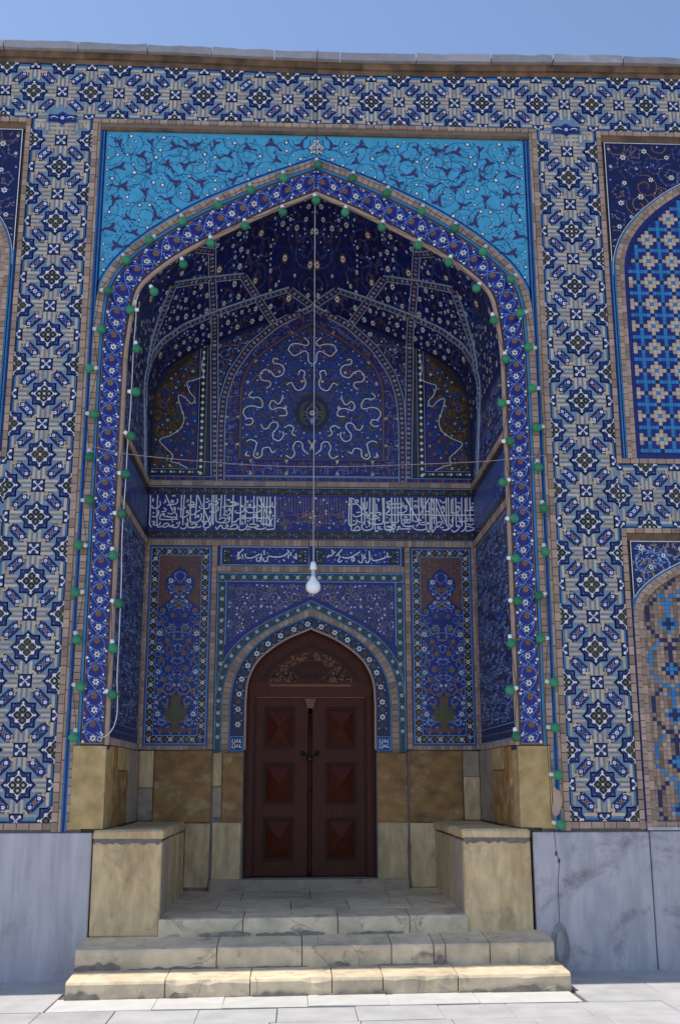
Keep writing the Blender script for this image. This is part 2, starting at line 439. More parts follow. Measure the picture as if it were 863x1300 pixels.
def draw_flower(o, kind, c, r, rot, pal):
    if kind == 'rose':
        o.rose(c, r, 6, pal.get('white', WHITE), 0.0040, 0.42, rot)
        o.disc(c, r * 0.42, pal.get('heart', UMBER), 0.0048, 6, rot); o.disc(c, r * 0.2, pal.get('eye', OCHRE), 0.0056, 5, rot)
    elif kind == 'palm':
        o.rose(c, r, 8, pal.get('palm', OCHRE), 0.0040, 0.55, rot)
        o.disc(c, r * 0.36, pal.get('palm2', CREAM), 0.0048, 6, rot)
    elif kind == 'halo':
        o.rose(c, r * 1.55, 8, pal.get('halo', BROWNG), 0.0034, 0.35, rot)
        o.rose(c, r * 0.9, 6, pal.get('white', WHITE), 0.0044, 0.35, rot); o.disc(c, r * 0.35, pal.get('heart', UMBER), 0.0052, 6, rot)
    elif kind == 'bud':
        o.leaf(c, rot, r * 2.6, r * 1.7, pal.get('bud', LBLUE), 0.0034)
        o.disc((c[0] + r * 0.5 * math.cos(rot), c[1] + r * 0.5 * math.sin(rot)), r * 0.55, pal.get('white', WHITE), 0.0042, 6, rot)
    elif kind == 'dot':
        o.disc(c, r * 1.45, pal.get('ring', NAVY), 0.0032, 8, rot); o.disc(c, r, pal.get('white', WHITE), 0.0042, 6, rot)
    elif kind == 'arab':      # forked leaf of the turquoise spandrel
        m = pal.get('arab', PURPLE)
        ca, sa = math.cos(rot), math.sin(rot); sg0 = 1 if int(rot * 1000) % 2 else -1
        def sweep(th0, bend, ln, wmax, x0, y0, hh):
            t = np.linspace(0, 1, 13); th = th0 + bend * t; ds = ln / 12
            x = x0 + np.r_[0, np.cumsum(np.cos(th[:-1]) * ds)]; y = y0 + np.r_[0, np.cumsum(np.sin(th[:-1]) * ds)]
            y = y * sg0
            P = np.stack([c[0] + x * ca - y * sa, c[1] + x * sa + y * ca], 1)
            w = wmax * np.sin(np.pi * (0.04 + 0.93 * t ** 1.35)) ** 0.9 + r * 0.03
            T = np.gradient(P, axis=0); T /= np.linalg.norm(T, axis=1, keepdims=True); Nn = np.stack([-T[:, 1], T[:, 0]], 1)
            A = P + Nn * w[:, None] / 2; B = P - Nn * w[:, None] / 2
            for q in range(12): o.poly(np.array([A[q], B[q], B[q + 1], A[q + 1]]), m, hh, 0.5)
        sweep(-0.35, 1.5, 1.9 * r, 0.42 * r, -1.1 * r, 0.0, 0.0030)       # long curled leaf
        sweep(0.1, -1.9, 1.15 * r, 0.40 * r, -0.35 * r, -0.10 * r, 0.0033)  # its forked lobe
        sweep(2.6, 1.1, 0.75 * r, 0.26 * r, -0.9 * r, 0.02 * r, 0.0027)    # tail

def arabesque(o, poly, seed, R, tw, tend, flowers, pal, sym=None, margin=0.02, leaf=None, leafsz=(0.03, 0.012), turns=1.5, keepout=None, spac=1.25, tries=4000):
    """spiral tendrils with leaves and flowers; flowers = [(kind, radius, spacing, max)]; sym = x of a mirror axis"""
    g = np.random.default_rng(seed); start = len(o.P)
    A = np.asarray(poly, float)
    def ok(P, m):
        r = inside(P, A, m)
        if sym is not None: r &= P[:, 0] <= sym + 1e-6
        if keepout is not None: r &= ~inside(P, keepout)
        return r
    reg = A
    cs = darts(reg, R * spac / 2, margin * 0.5, seed, tries)
    for i, (x, z, _) in enumerate(cs):
        if sym is not None and x > sym + R * 0.4: continue
        rr = R * g.uniform(0.75, 1.15)
        S = spiral((x, z), rr, turns * g.uniform(0.8, 1.2), g.uniform(0, 6.28), g.choice([-1, 1]))
        k = ok(S, margin)
        m = tend[i % len(tend)]
        run = []
        for q in range(len(S)):
            if k[q]: run.append(S[q])
            if (not k[q] or q == len(S) - 1):
                if len(run) > 2: o.ribbon(run, tw, m, 0.0010 + 0.0001 * (i % 6))
                run = []
            if k[q] and leaf is not None and q % 3 == 1 and 1 < q < len(S) - 1:
                t = S[q + 1] - S[q - 1]; an = math.atan2(t[1], t[0]); sg = 1 if (q // 3) % 2 else -1
                c = S[q] + sg * np.array([-math.sin(an), math.cos(an)]) * leafsz[1] * 0.9
                o.leaf(c, an + sg * 0.7, leafsz[0] * g.uniform(0.7, 1.2), leafsz[1] * g.uniform(0.7, 1.2), leaf[(i + q) % len(leaf)], 0.0022)
    taken = []
    for j, (kind, r, sp, mx) in enumerate(flowers):
        D = darts(reg, sp * 0.56, margin + r * 0.8, seed * 13 + j, tries, taken, mx)
        for c in D:
            taken.append(c)
            if sym is not None and c[0] > sym - (r * 0.7 if abs(c[0] - sym) > r * 0.35 else -1): continue
            if keepout is not None and inside(np.array([c[:2]]), keepout)[0]: continue
            rr = r * g.uniform(0.8, 1.15)
            draw_flower(o, kind, (c[0], c[1]), rr, g.uniform(0, 6.28), pal)
    if sym is not None: o.mirror(sym, start)
# ================================================================== THE PORTAL BUILDING
D = 2.078            # depth of the niche
W = 1.905            # half width of the niche
portal = thing('tiled_portal', 'blue tiled portal building with tall pointed arch niche and marble base', 'building', (0, 0, 0))

ARCH_IN = [(W, 5.80), (1.893, 6.016), (1.846, 6.403), (1.779, 6.604), (1.594, 6.80), (1.319, 7.005), (1.041, 7.165), (0.478, 7.468), (0.0, 7.685)]
ARCH_OUT = [(2.245, 5.80), (2.243, 6.01), (2.232, 6.396), (2.184, 6.638), (2.069, 6.853), (1.883, 7.058), (1.610, 7.282), (1.249, 7.519), (0.884, 7.709), (0.484, 7.892), (0.0, 8.085)]
def half(curve, n_leg, n_arch, zb):
    a = smooth_curve(curve, n_arch)
    leg = np.stack([np.full(n_leg, a[0, 0]), np.linspace(zb, a[0, 1], n_leg, endpoint=False)], 1)
    return np.vstack([leg, a])
def full(h):          # right leg .. apex .. left leg  -> returned from left leg to right leg
    l = h.copy(); l[:, 0] *= -1
    return np.vstack([l, h[::-1][1:]])
ZP = 2.005            # top of the stone piers
H_IN = half(ARCH_IN, 30, 60, ZP); H_OUT = half(ARCH_OUT, 30, 60, ZP)
F_IN, F_OUT = full(H_IN), full(H_OUT)
def between(f): return F_OUT * (1 - f) + F_IN * f
def strip_poly(A, B): return [tuple(p) for p in A] + [tuple(p) for p in B[::-1]]
def add_strip(mb, A, B, y0, y1, m):
    """solid ribbon between two matched curves"""
    n = len(A)
    V = [(p[0], y0, p[1]) for p in A] + [(p[0], y0, p[1]) for p in B] + [(p[0], y1, p[1]) for p in A] + [(p[0], y1, p[1]) for p in B]
    F = []
    for i in range(n - 1):
        F += [[i, n + i, n + i + 1, i + 1], [i, i + 1, 2 * n + i + 1, 2 * n + i], [n + i + 1, n + i, 3 * n + i, 3 * n + i + 1]]
    F += [[0, 2 * n, 3 * n, n], [n - 1, 2 * n - 1, 4 * n - 1, 3 * n - 1]]
    mb.add(V, F, m, 0.5)
def brick_strip(mb, A, B, ln, y0, y1, m, gap=0.006, jit=0.003):
    """individual bricks between two matched curves"""
    mid = (A + B) / 2
    L = np.r_[0, np.cumsum(np.linalg.norm(np.diff(mid, axis=0), axis=1))]
    n = max(1, int(round(L[-1] / ln))); e = np.linspace(0, L[-1], n + 1)
    ip = lambda C, s: np.array([np.interp(s, L, C[:, 0]), np.interp(s, L, C[:, 1])])
    for i in range(n):
        s0, s1 = e[i] + gap / 2, e[i + 1] - gap / 2
        q = [ip(A, s0), ip(B, s0), ip(B, s1), ip(A, s1)]
        c = sum(q) / 4
        q = [c + (p - c) * 0.985 for p in q]
        yy = y0 - random.uniform(0, jit)
        mb.prism(q, yy, y1, m)

# ---- core wall with the arched opening, flanks, rear mass, unseen roof and ends added to block sun
mb = MB()
op = [(-W - 0.02, -0.3)] + [(x * (W + 0.02) / W, z + 0.02) for x, z in F_IN] + [(W + 0.02, -0.3)]
mb.prism([(-8, -0.3)] + op + [(8, -0.3), (8, 9.22), (-8, 9.22)], 0.062, 0.100, MORTAR, 0.5)
for s in (-1, 1):
    x0, x1 = sorted((s * (W + 0.02), s * (W + 0.6)))
    mb.box(x0, x1, 0.105, D + 0.6, -0.3, 8.8, MORTAR, 0.5)
mb.box(-8, 8, D + 0.62, 6.0, -0.3, 9.2, MORTAR, 0.5)
mb.box(-8, 8, 0.105, D + 0.61, 8.82, 9.2, MORTAR, 0.5)
for s in (-1, 1):
    x0, x1 = sorted((s * 7.4, s * 8.0)); mb.box(x0, x1, 0.105, D + 0.61, -0.3, 8.8, MORTAR, 0.5)
mb.build('wall', portal)

# ---- coping stones and the brown moulding below them
def sag(x): return -0.055 * math.exp(-((x - 0.5) / 1.9) ** 2)
coping = MB(); coping.box(-8, 8, 0.02, 0.6, 9.18, 9.245, MORTAR, 0.5)
coping = coping.build('coping', portal)
x = -8.0
while x < 8.0:
    ln = random.uniform(0.62, 0.98)
    b = MB(); n = 7
    xs = np.linspace(x + 0.006, min(8, x + ln) - 0.006, n)
    V = []; zt = random.uniform(-0.008, 0.008)
    for q in xs:
        jz = random.uniform(-0.009, 0.007)
        zz = 9.30 + sag(q)
        V += [(q, -0.085 + random.uniform(-0.008, 0.008), zz), (q, -0.085 + random.uniform(-0.008, 0.008), zz + 0.088 + jz + zt), (q, 0.60, zz + 0.09), (q, 0.60, zz)]
    F = []
    for i in range(n - 1):
        for k in range(4): F.append([4 * i + k, 4 * i + (k + 1) % 4, 4 * i + 4 + (k + 1) % 4, 4 * i + 4 + k])
    F += [[3, 2, 1, 0], [4 * n - 4, 4 * n - 3, 4 * n - 2, 4 * n - 1]]
    b.add(V, [f[::-1] for f in F], COPING)
    b.build('coping_stone', coping)
    x += ln
mb = MB()
xs = np.linspace(-8, 8, 65)
for i in range(64):
    a, c = xs[i], xs[i + 1]
    for (z0, z1, y0, m) in ((9.222, 9.298, -0.035, PLASTER), (9.165, 9.220, -0.012, PLASTER)):
        V = [(a, y0 + random.uniform(-.004, .004), z0 + sag(a)), (c, y0 + random.uniform(-.004, .004), z0 + sag(c)), (c, y0, z1 + sag(c)), (a, y0, z1 + sag(a)),
             (a, 0.07, z0 + sag(a)), (c, 0.07, z0 + sag(c)), (c, 0.07, z1 + sag(c)), (a, 0.07, z1 + sag(a))]
        mb.add(V, [[0, 1, 2, 3], [0, 4, 5, 1], [3, 2, 6, 7]], m)
mb.build('parapet_moulding', portal)

# ================================================================== star-and-cross tile bands
def poly_star(t, n): return t
def make_tile(kind, P, var=0):
    o = Orn()
    if kind == 'star':
        a, b = 0.168 * P, 0.232 * P; c = b - a
        base = []
        for k in range(4):
            an = k * math.pi / 2; R = np.array([[math.cos(an), -math.sin(an)], [math.sin(an), math.cos(an)]])
            for p in ((b, 0), (a, c), (a, a), (c, a)): base.append(R @ np.array(p))
        base = np.array(base)
        o.poly(base * 1.09, HALO, 0.0); o.poly(base, NAVY, 0.006); o.poly(base * 0.90, COBALT, 0.0066, 0.9); o.poly(base * 0.84, NAVY, 0.0072, 0.5)
        st = []
        for k in range(16):
            an = k * math.pi / 8
            r = (0.180 if k % 4 == 0 else 0.150 if k % 4 == 2 else 0.120) * P
            st.append((r * math.cos(an), r * math.sin(an)))
        o.poly(st, WHITE, 0.0080, 0.5)
        for k in range(4):
            an = k * math.pi / 2
            c0 = np.array([math.cos(an), math.sin(an)]) * 0.076 * P
            t = np.linspace(0, 2 * math.pi, 12, endpoint=False)
            q = np.stack([0.064 * P * np.sign(np.cos(t)) * np.abs(np.cos(t)) ** 1.5, 0.064 * P * np.sign(np.sin(t)) * np.abs(np.sin(t)) ** 1.5], 1)
            o.poly(q + c0, BLACK if var != 1 else UMBER, 0.0088, 0.4)
            o.disc(c0, 0.022 * P, (UMBER2, OLIVE, CREAM)[var], 0.0094, 7, 0.5)
            tp = np.array([math.cos(an), math.sin(an)]) * 0.183 * P
            o.poly([tp + np.array(d) * 0.021 * P for d in ((1, 0), (0, 1), (-1, 0), (0, -1))], WHITE, 0.0086, 0.6)
            dg = np.array([math.cos(an + math.pi / 4), math.sin(an + math.pi / 4)]) * 0.196 * P
            o.disc(dg, 0.010 * P, LBLUE, 0.0084, 4)
    elif kind == 'hexa':
        l, w = 0.160 * P, 0.068 * P
        hx = np.array([(-l, -w * 0.35), (-l * 0.62, -w), (l * 0.62, -w), (l, -w * 0.35), (l, w * 0.35), (l * 0.62, w), (-l * 0.62, w), (-l, w * 0.35)])
        an = math.pi / 4 if var % 2 else -math.pi / 4
        R = np.array([[math.cos(an), -math.sin(an)], [math.sin(an), math.cos(an)]])
        T = lambda q: np.asarray(q) @ R.T
        o.poly(T(hx * 1.13), HALO, 0.0); o.poly(T(hx), NAVY, 0.006); o.poly(T(hx * np.array([0.88, 0.78])), COBALT, 0.0068, 0.35)
        mid = (OCHRE, OLIVE, WHITE)[var // 2 % 3]
        o.disc(T([(0, 0)])[0], 0.034 * P, mid, 0.0078, 6); o.disc(T([(0, 0)])[0], 0.013 * P, UMBER, 0.0086, 5)
        for s in (-1, 1):
            c = T([(s * l * 0.56, 0)])[0]
            o.rose(c, 0.030 * P, 5, WHITE, 0.0078, 0.25); o.disc(c, 0.010 * P, MIDBLUE, 0.0086, 5)
            for q in (-1, 1): o.leaf(T([(s * l * 0.28, q * w * 0.45)])[0], an + q * s * 0.6, 0.05 * P, 0.014 * P, LBLUE, 0.0074)
    elif kind == 'square':
        a = 0.088 * P
        sq = np.array([(-a, -a), (a, -a), (a, a), (-a, a)])
        o.poly(sq * 1.15, HALO, 0.0); o.poly(sq, NAVY, 0.006); o.poly(sq * 0.86, COBALT, 0.0066, 0.3)
        for an in (math.pi / 4, -math.pi / 4):
            d = np.array([math.cos(an), math.sin(an)])
            o.ribbon([-d * a * 0.8, d * a * 0.8], 0.014 * P, WHITE, 0.0074)
        for sx in (-1, 1):
            for sz in (-1, 1): o.disc((sx * a * 0.62, sz * a * 0.62), 0.024 * P, WHITE, 0.0080, 6)
        for q in ((1, 0), (-1, 0), (0, 1), (0, -1)): o.disc((q[0] * a * 0.52, q[1] * a * 0.52), 0.018 * P, UMBER, 0.0072, 4, math.pi / 4)
    elif kind == 'cartouche':
        a = 0.235 * P; w = 0.062 * P
        pts = [(-a, -w), (-a * 0.33, -w), (0, -w * 1.9), (a * 0.33, -w), (a, -w), (a * 0.93, 0), (a, w), (a * 0.33, w), (0, w * 1.9), (-a * 0.33, w), (-a, w), (-a * 0.93, 0)]
        pts = np.array(pts)
        o.poly(pts * np.array([1.05, 1.12]), TURQ, 0.0); o.poly(pts, NAVY, 0.006); o.poly(pts * 0.86, COBALT, 0.0066, 0.3)
        o.rose((0, 0), 0.034 * P, 6, WHITE, 0.0076); o.disc((0, 0), 0.014 * P, OCHRE, 0.0084, 6)
        t = np.linspace(0, 1, 7)
        for s in (-1, 1):
            o.ribbon(np.stack([s * (0.07 + 0.13 * t) * P, (0.030 * np.sin(t * 3.0) - 0.005) * P], 1), 0.016 * P, WHITE, 0.0076, taper=True)
            o.disc((s * 0.17 * P, -0.02 * P), 0.012 * P, OCHRE, 0.0076, 5)
    return o
UMBER2 = glaze('brown_grey_glaze', (0.17, 0.135, 0.085))
TILE_CACHE = {}
PART_NAME = {'star': 'star_tile', 'hexa': 'hexagon_tile', 'square': 'square_tile', 'cartouche': 'cartouche_tile'}
RAD = {'star': 0.26, 'hexa': 0.19, 'square': 0.15, 'cartouche': 0.26}
def place_tile(parent, kind, P, x, z, rect, Y, var=0, warp=None):
    x0, x1, z0, z1 = rect; r = RAD[kind] * P
    if x + r * 0.55 < x0 or x - r * 0.55 > x1 or z + r * 0.55 < z0 or z - r * 0.55 > z1: return
    cl = []
    if x + r > x1: cl.append((1, 0, x1 - x))
    if x - r < x0: cl.append((-1, 0, x - x0))
    if z + r > z1: cl.append((0, 1, z1 - z))
    if z - r < z0: cl.append((0, -1, z - z0))
    key = (kind, round(P, 3), var, tuple((a, b, round(c, 3)) for a, b, c in cl))
    if key not in TILE_CACHE:
        o = make_tile(kind, P, var)
        for c in cl: o.clip(*c)
        if kind in ('star', 'hexa', 'square', 'cartouche') and o.P:
            # side walls: the second layer is the tile body, give it real edges
            me = o.data(PART_NAME[kind], plane_y(0.0))
            V = [tuple(v.co) for v in me.vertices]; F = [list(p.vertices) for p in me.polygons]
            M = [p.material_index for p in me.polygons]; mats = list(me.materials)
            A = [d.value for d in me.attributes['v'].data]
            body = o.P[1][0] if len(o.P) > 1 else o.P[0][0]
            n = len(V); k = len(body)
            ar = float(np.dot(body[:, 0], np.roll(body[:, 1], -1)) - np.dot(np.roll(body[:, 0], -1), body[:, 1]))
            for p in body: V.append((p[0], -0.006, p[1]))
            for p in body: V.append((p[0], 0.004, p[1]))
            for i in range(k):
                f = [n + i, n + (i + 1) % k, n + k + (i + 1) % k, n + k + i]
                F.append(f[::-1] if ar > 0 else f); M.append(M[1] if len(M) > 1 else 0); A.append(0.5)
            bpy.data.meshes.remove(me)
            TILE_CACHE[key] = mesh_data(PART_NAME[kind], V, F, mats, M, A)
        else: TILE_CACHE[key] = None
    me = TILE_CACHE[key]
    if me is None: return
    link(PART_NAME[kind], me, parent, (x, Y, z + (sag(x) * min(1, max(0, (z - 8.45) / 0.6)) if warp else 0)))

def star_band(name, rect, x_star, z_star, Px, Pz, Y=0.0, borders='LRBT', skip=None, extra=(), warp=False, label=None, bricks_extra=()):
    x0, x1, z0, z1 = rect
    P = min(Px, Pz)
    bed = MB()
    nx = max(1, int((x1 - x0) / 0.25)) if warp else 1
    xs = np.linspace(x0, x1, nx + 1)
    zf = lambda x, z: z + (sag(x) * min(1, max(0, (z - 8.45) / 0.6)) if warp else 0)
    for i in range(nx):
        bed.prism([(xs[i], zf(xs[i], z0)), (xs[i + 1], zf(xs[i + 1], z0)), (xs[i + 1], zf(xs[i + 1], z1)), (xs[i], zf(xs[i], z1))], Y, Y + 0.068, BED, 0.5)
    band = bed.build(name, portal)
    if label: band['label'] = label
    # lattice sites
    sites = []
    kx = range(int((x0 - x_star) / (Px / 2)) - 2, int((x1 - x_star) / (Px / 2)) + 3)
    kz = range(int((z0 - z_star) / (Pz / 2)) - 2, int((z1 - z_star) / (Pz / 2)) + 3)
    br = MB()
    for i in kx:
        for k in kz:
            x, z = x_star + i * Px / 2, z_star + k * Pz / 2
            if x < x0 - 0.02 or x > x1 + 0.02 or z < z0 - 0.02 or z > z1 + 0.02: pass
            kind = 'star' if (i + k) % 2 == 0 and i % 2 == 0 or (i % 2 and k % 2) else 'square'
            if skip and skip(x, z): continue
            g = random.Random(int(x * 977) * 31 + int(z * 883))
            place_tile(band, kind, P, x, z, rect, Y, g.choice([0, 0, 1, 2]) if kind == 'star' else 0, warp)
    for i in kx:
        for k in kz:
            x, z = x_star + (i + 0.5) * Px / 2, z_star + (k + 0.5) * Pz / 2
            if not (x0 < x < x1 and z0 < z < z1): continue
            if skip and skip(x, z): continue
            g = random.Random(int(x * 977) * 31 + int(z * 883))
            # long axis joins the two small squares
            st = lambda a, b: ((a + b) % 2 == 0 and a % 2 == 0) or (a % 2 and b % 2)
            up = st(i, k)      # star at lower-left -> axis runs upper-left to lower-right
            place_tile(band, 'hexa', P, x, z, rect, Y, (0 if up else 1) + 2 * g.choice([0, 0, 0, 1, 2]), warp)
    # buff bricks: three along every star-square edge
    def one(cx, cz, hx, hz):
        a0, a1, b0, b1 = cx - hx, cx + hx, cz - hz, cz + hz
        a0, a1, b0, b1 = max(a0, x0 + 0.03), min(a1, x1 - 0.03), max(b0, z0 + 0.03), min(b1, z1 - 0.03)
        if a1 - a0 < 0.008 or b1 - b0 < 0.008: return
        dz = sag(cx) * min(1, max(0, (cz - 8.45) / 0.6)) if warp else 0
        br.box(a0, a1, Y - 0.005 - random.uniform(0, 0.002), Y + 0.004, b0 + dz, b1 + dz, BRICK)
    for i in kx:
        for k in kz:
            st = ((i + k) % 2 == 0 and i % 2 == 0) or (i % 2 and k % 2)
            if not st: continue
            x, z = x_star + i * Px / 2, z_star + k * Pz / 2
            for (dx, dz) in ((1, 0), (-1, 0), (0, 1), (0, -1)):
                for off, a, b in ((0, 0.262, 0.395), (0.072, 0.205, 0.395), (-0.072, 0.205, 0.395), (0.140, 0.285, 0.41), (-0.140, 0.285, 0.41)):
                    wd = 0.0205 if abs(off) < 0.1 else 0.0175
                    if dx: one(x + dx * Px * (a + b) / 2, z + off * Pz, Px * (b - a) / 2, Pz * wd)
                    else: one(x + off * Px, z + dz * Pz * (a + b) / 2, Px * wd, Pz * (b - a) / 2)
    for (xa, xb, za, zb) in bricks_extra: br.box(xa, xb, Y - 0.006, Y + 0.004, za, zb, BRICK)
    stuff(br.build('brick_infill', band))
    o = Orn()
    for e in borders:
        if e == 'L': o.rect(x0, x0 + 0.014, z0, z1, NAVY, 0.004); o.rect(x0 + 0.015, x0 + 0.030, z0, z1, TURQ, 0.003)
        if e == 'R': o.rect(x1 - 0.014, x1, z0, z1, NAVY, 0.004); o.rect(x1 - 0.030, x1 - 0.015, z0, z1, TURQ, 0.003)
        if e == 'B':
            o.rect(x0, x1, z0, z0 + 0.014, NAVY, 0.0044); o.rect(x0, x1, z0 + 0.015, z0 + 0.030, TURQ, 0.0034)
        if e == 'T':
            for i in range(nx):
                a, b = xs[i], xs[i + 1]
                o.poly([(a, zf(a, z1) - 0.014), (b, zf(b, z1) - 0.014), (b, zf(b, z1)), (a, zf(a, z1))], NAVY, 0.0044)
                o.poly([(a, zf(a, z1) - 0.030), (b, zf(b, z1) - 0.030), (b, zf(b, z1) - 0.015), (a, zf(a, z1) - 0.015)], TURQ, 0.0034)
    for (a, b, c, d) in extra:
        o.rect(a, b, c, d, NAVY, 0.0048)
    if o.P: o.build('border_line', plane_y(Y), band)
    return band

XF, XB = 2.368, 3.008          # portal frame edge, bay edge
ZT, ZB = 8.500, 1.315          # top of the portal frame, bottom of the tiles
ZM0, ZM1 = 4.100, 4.757        # tile row between lower and upper bays
BW = 2.60                      # bay width
top = star_band('tile_band', (-XB - BW, XB + BW, ZT, 9.163), -0.012, 8.825, 0.5995, 0.655, Y=-0.002, borders='T', warp=True,
                skip=lambda x, z: abs(abs(x) - 2.69) < 0.12 and z < 8.56)
for s in (-1, 1):
    r = (XF, XB, ZB, ZT - 0.002) if s > 0 else (-XB, -XF, ZB, ZT - 0.002)
    bx = []
    for q in (-1, 1):
        for d0 in (0.155, 0.200, 0.245):
            bx.append((*sorted((s * 2.688 + q * (d0 - 0.016), s * 2.688 + q * (d0 + 0.016))), 8.36 + 0.03 * (d0 > 0.19), 8.445))
        for dz_ in (8.385, 8.430): bx.append((*sorted((s * 2.688 + q * 0.012, s * 2.688 + q * 0.125)), dz_ - 0.014, dz_ + 0.014))
        bx.append((*sorted((s * 2.688 + q * 0.17, s * 2.688 + q * 0.285)), 8.458, 8.490))
    b = star_band('tile_band', r, s * 2.688, 1.645, 0.640, 0.6285, borders='B', skip=lambda x, z: z > 8.40, bricks_extra=bx)
    place_tile(b, 'cartouche', 0.64, s * 2.688, ZT + 0.002, (-9, 9, 0, 9), -0.009)
    o = Orn()
    xi, xo = s * XF, s * XB
    def vline(xa, z0, z1, sg):      # navy + turquoise line hugging an edge, sg = towards the band
        for d0, d1, m, h in ((0, 0.014, NAVY, 0.004), (0.015, 0.030, TURQ, 0.003)):
            a, c = sorted((xa + sg * d0, xa + sg * d1)); o.rect(a, c, z0, z1, m, h)
    vline(xi, ZB, ZT - 0.002, s)
    vline(xo, ZB, ZM0, -s); vline(xo, ZM1, ZT - 0.002, -s)
    o.build('border_line', plane_y(0.0), b)
    r2 = (XB, XB + BW, ZM0, ZM1) if s > 0 else (-XB - BW, -XB, ZM0, ZM1)
    star_band('tile_band', r2, s * XB, (ZM0 + ZM1) / 2, 0.58, 0.640, borders='BT', Y=-0.001)
o = Orn()
for a, c in ((-XF, XF), (XB, XB + BW), (-XB - BW, -XB)):
    o.rect(a, c, ZT, ZT + 0.014, NAVY, 0.006); o.rect(a, c, ZT + 0.015, ZT + 0.030, TURQ, 0.005)
o.build('border_line', plane_y(0.0), top)
# plain brick ends of the facade beyond the bays, bottom brick course
mb = MB()
for s in (-1, 1):
    a, c = sorted((s * (XB + BW), s * 8.0)); mb.box(a, c, 0.0, 0.066, ZB, 9.16, BRICKP, 0.5)
mb.build('plain_end', portal)
mb = MB()
for s in (-1, 1):
    a, c = sorted((s * 2.10, s * 8.0))
    mb.box(a, c, 0.012, 0.066, 1.225, 1.313, MORTAR, 0.5)
    A = np.array([(x, 1.252) for x in np.linspace(a, c, 40)]); B = np.array([(x, 1.310) for x in np.linspace(a, c, 40)])
    brick_strip(mb, B, A, 0.115, -0.004, 0.03, BRICKP)
stuff(mb.build('brick_course', portal))

# ================================================================== portal frame, spandrel, arch bands
fr = MB()
XI = XF - 0.088
mb = MB()
mb.prism([(-XF, ZB - 0.09), (-XI, ZB - 0.09), (-XI, ZT - 0.09), (XI, ZT - 0.09), (XI, ZB - 0.09), (XF, ZB - 0.09), (XF, ZT), (-XF, ZT)], -0.004, 0.07, MORTAR, 0.5)
mb.prism([(-XI, ZT - 0.125), (XI, ZT - 0.125), (XI, ZT - 0.092), (-XI, ZT - 0.092)], -0.010, 0.07, PLASTER, 0.5)
frame = mb.build('portal_frame', portal)
mb = MB()
for s in (-1, 1):
    z = np.linspace(ZB - 0.085, ZT - 0.045, 60)
    A = np.stack([np.full(60, s * (XF - 0.004)), z], 1); B = np.stack([np.full(60, s * (XI + 0.030)), z], 1)
    brick_strip(mb, A, B, 0.088, -0.022, 0.0, BRICKP)
    A2 = np.stack([np.full(60, s * (XI + 0.026)), z], 1); B2 = np.stack([np.full(60, s * (XI + 0.002)), z], 1)
    brick_strip(mb, A2, B2, 0.21, -0.014, 0.0, BRICKP)
x = np.linspace(-XF + 0.004, XF - 0.004, 80)
A = np.stack([x, np.full(80, ZT - 0.004)], 1); B = np.stack([x, np.full(80, ZT - 0.044)], 1)
brick_strip(mb, A, B, 0.088, -0.026, 0.0, BRICKP)
stuff(mb.build('brick', frame))
# turquoise rope moulding up the sides of the frame
for s in (-1, 1):
    mb = MB(); xr = s * 2.258
    for k, m in enumerate((TURQ, COBALT, TURQ)):
        mb.tube([(xr + (k - 1) * 0.0165, -0.006 - (0.006 if k == 1 else 0), z) for z in np.linspace(ZB - 0.08, 8.36, 30)], 0.0085, m, 6, 0.4)
    mb.build('rope_moulding', portal)

# turquoise spandrel
XS, ZS = 2.238, ZT - 0.127
arch_o = [tuple(p) for p in F_OUT if p[1] > 6.3]
sp_poly = [(-XS, ZS)] + [(-XS, 6.36)] + arch_o + [(XS, 6.36), (XS, ZS)]
mb = MB(); mb.prism(sp_poly, 0.016, 0.066, TURQ2, 0.5)
spandrel = mb.build('spandrel_panel', portal)
spandrel['label'] = 'bright turquoise tile spandrel with purple scrollwork over the portal arch'
o = Orn()
PALT = dict(ring=NAVY, arab=PURPLE)
arabesque(o, sp_poly, 21, 0.215, 0.0052, [NAVY, COBALT, NAVY], [('arab', 0.080, 0.165, 90), ('dot', 0.0165, 0.085, 200), ('dot', 0.0105, 0.060, 600)],
          PALT, sym=0.0, margin=0.035, leaf=None, turns=1.9, spac=0.98, tries=9000)
g_ = np.random.default_rng(77); spn = len(o.P)
for k in range(900):
    c = (g_.uniform(-XS, -0.02), g_.uniform(6.4, ZS))
    if inside(np.array([c]), np.array(sp_poly), 0.04)[0]: o.leaf(c, g_.uniform(0, 6.28), g_.uniform(0.016, 0.034), 0.009, (NAVY, COBALT, PURPLE)[k % 3], 0.0024)
o.mirror(0.0, spn)
for off, w_, m in ((0.012, 0.016, COBALT),):
    C = between(-0.085); C = C[C[:, 1] > 6.5]
    o.ribbon(C, 0.018, COBALT, 0.003)
    for s in (-1, 1): o.rect(*sorted((s * (XS - 0.004), s * (XS - 0.020))), 6.5, ZS, COBALT, 0.003)
o.build('scroll_inlay', plane_y(0.016), spandrel)
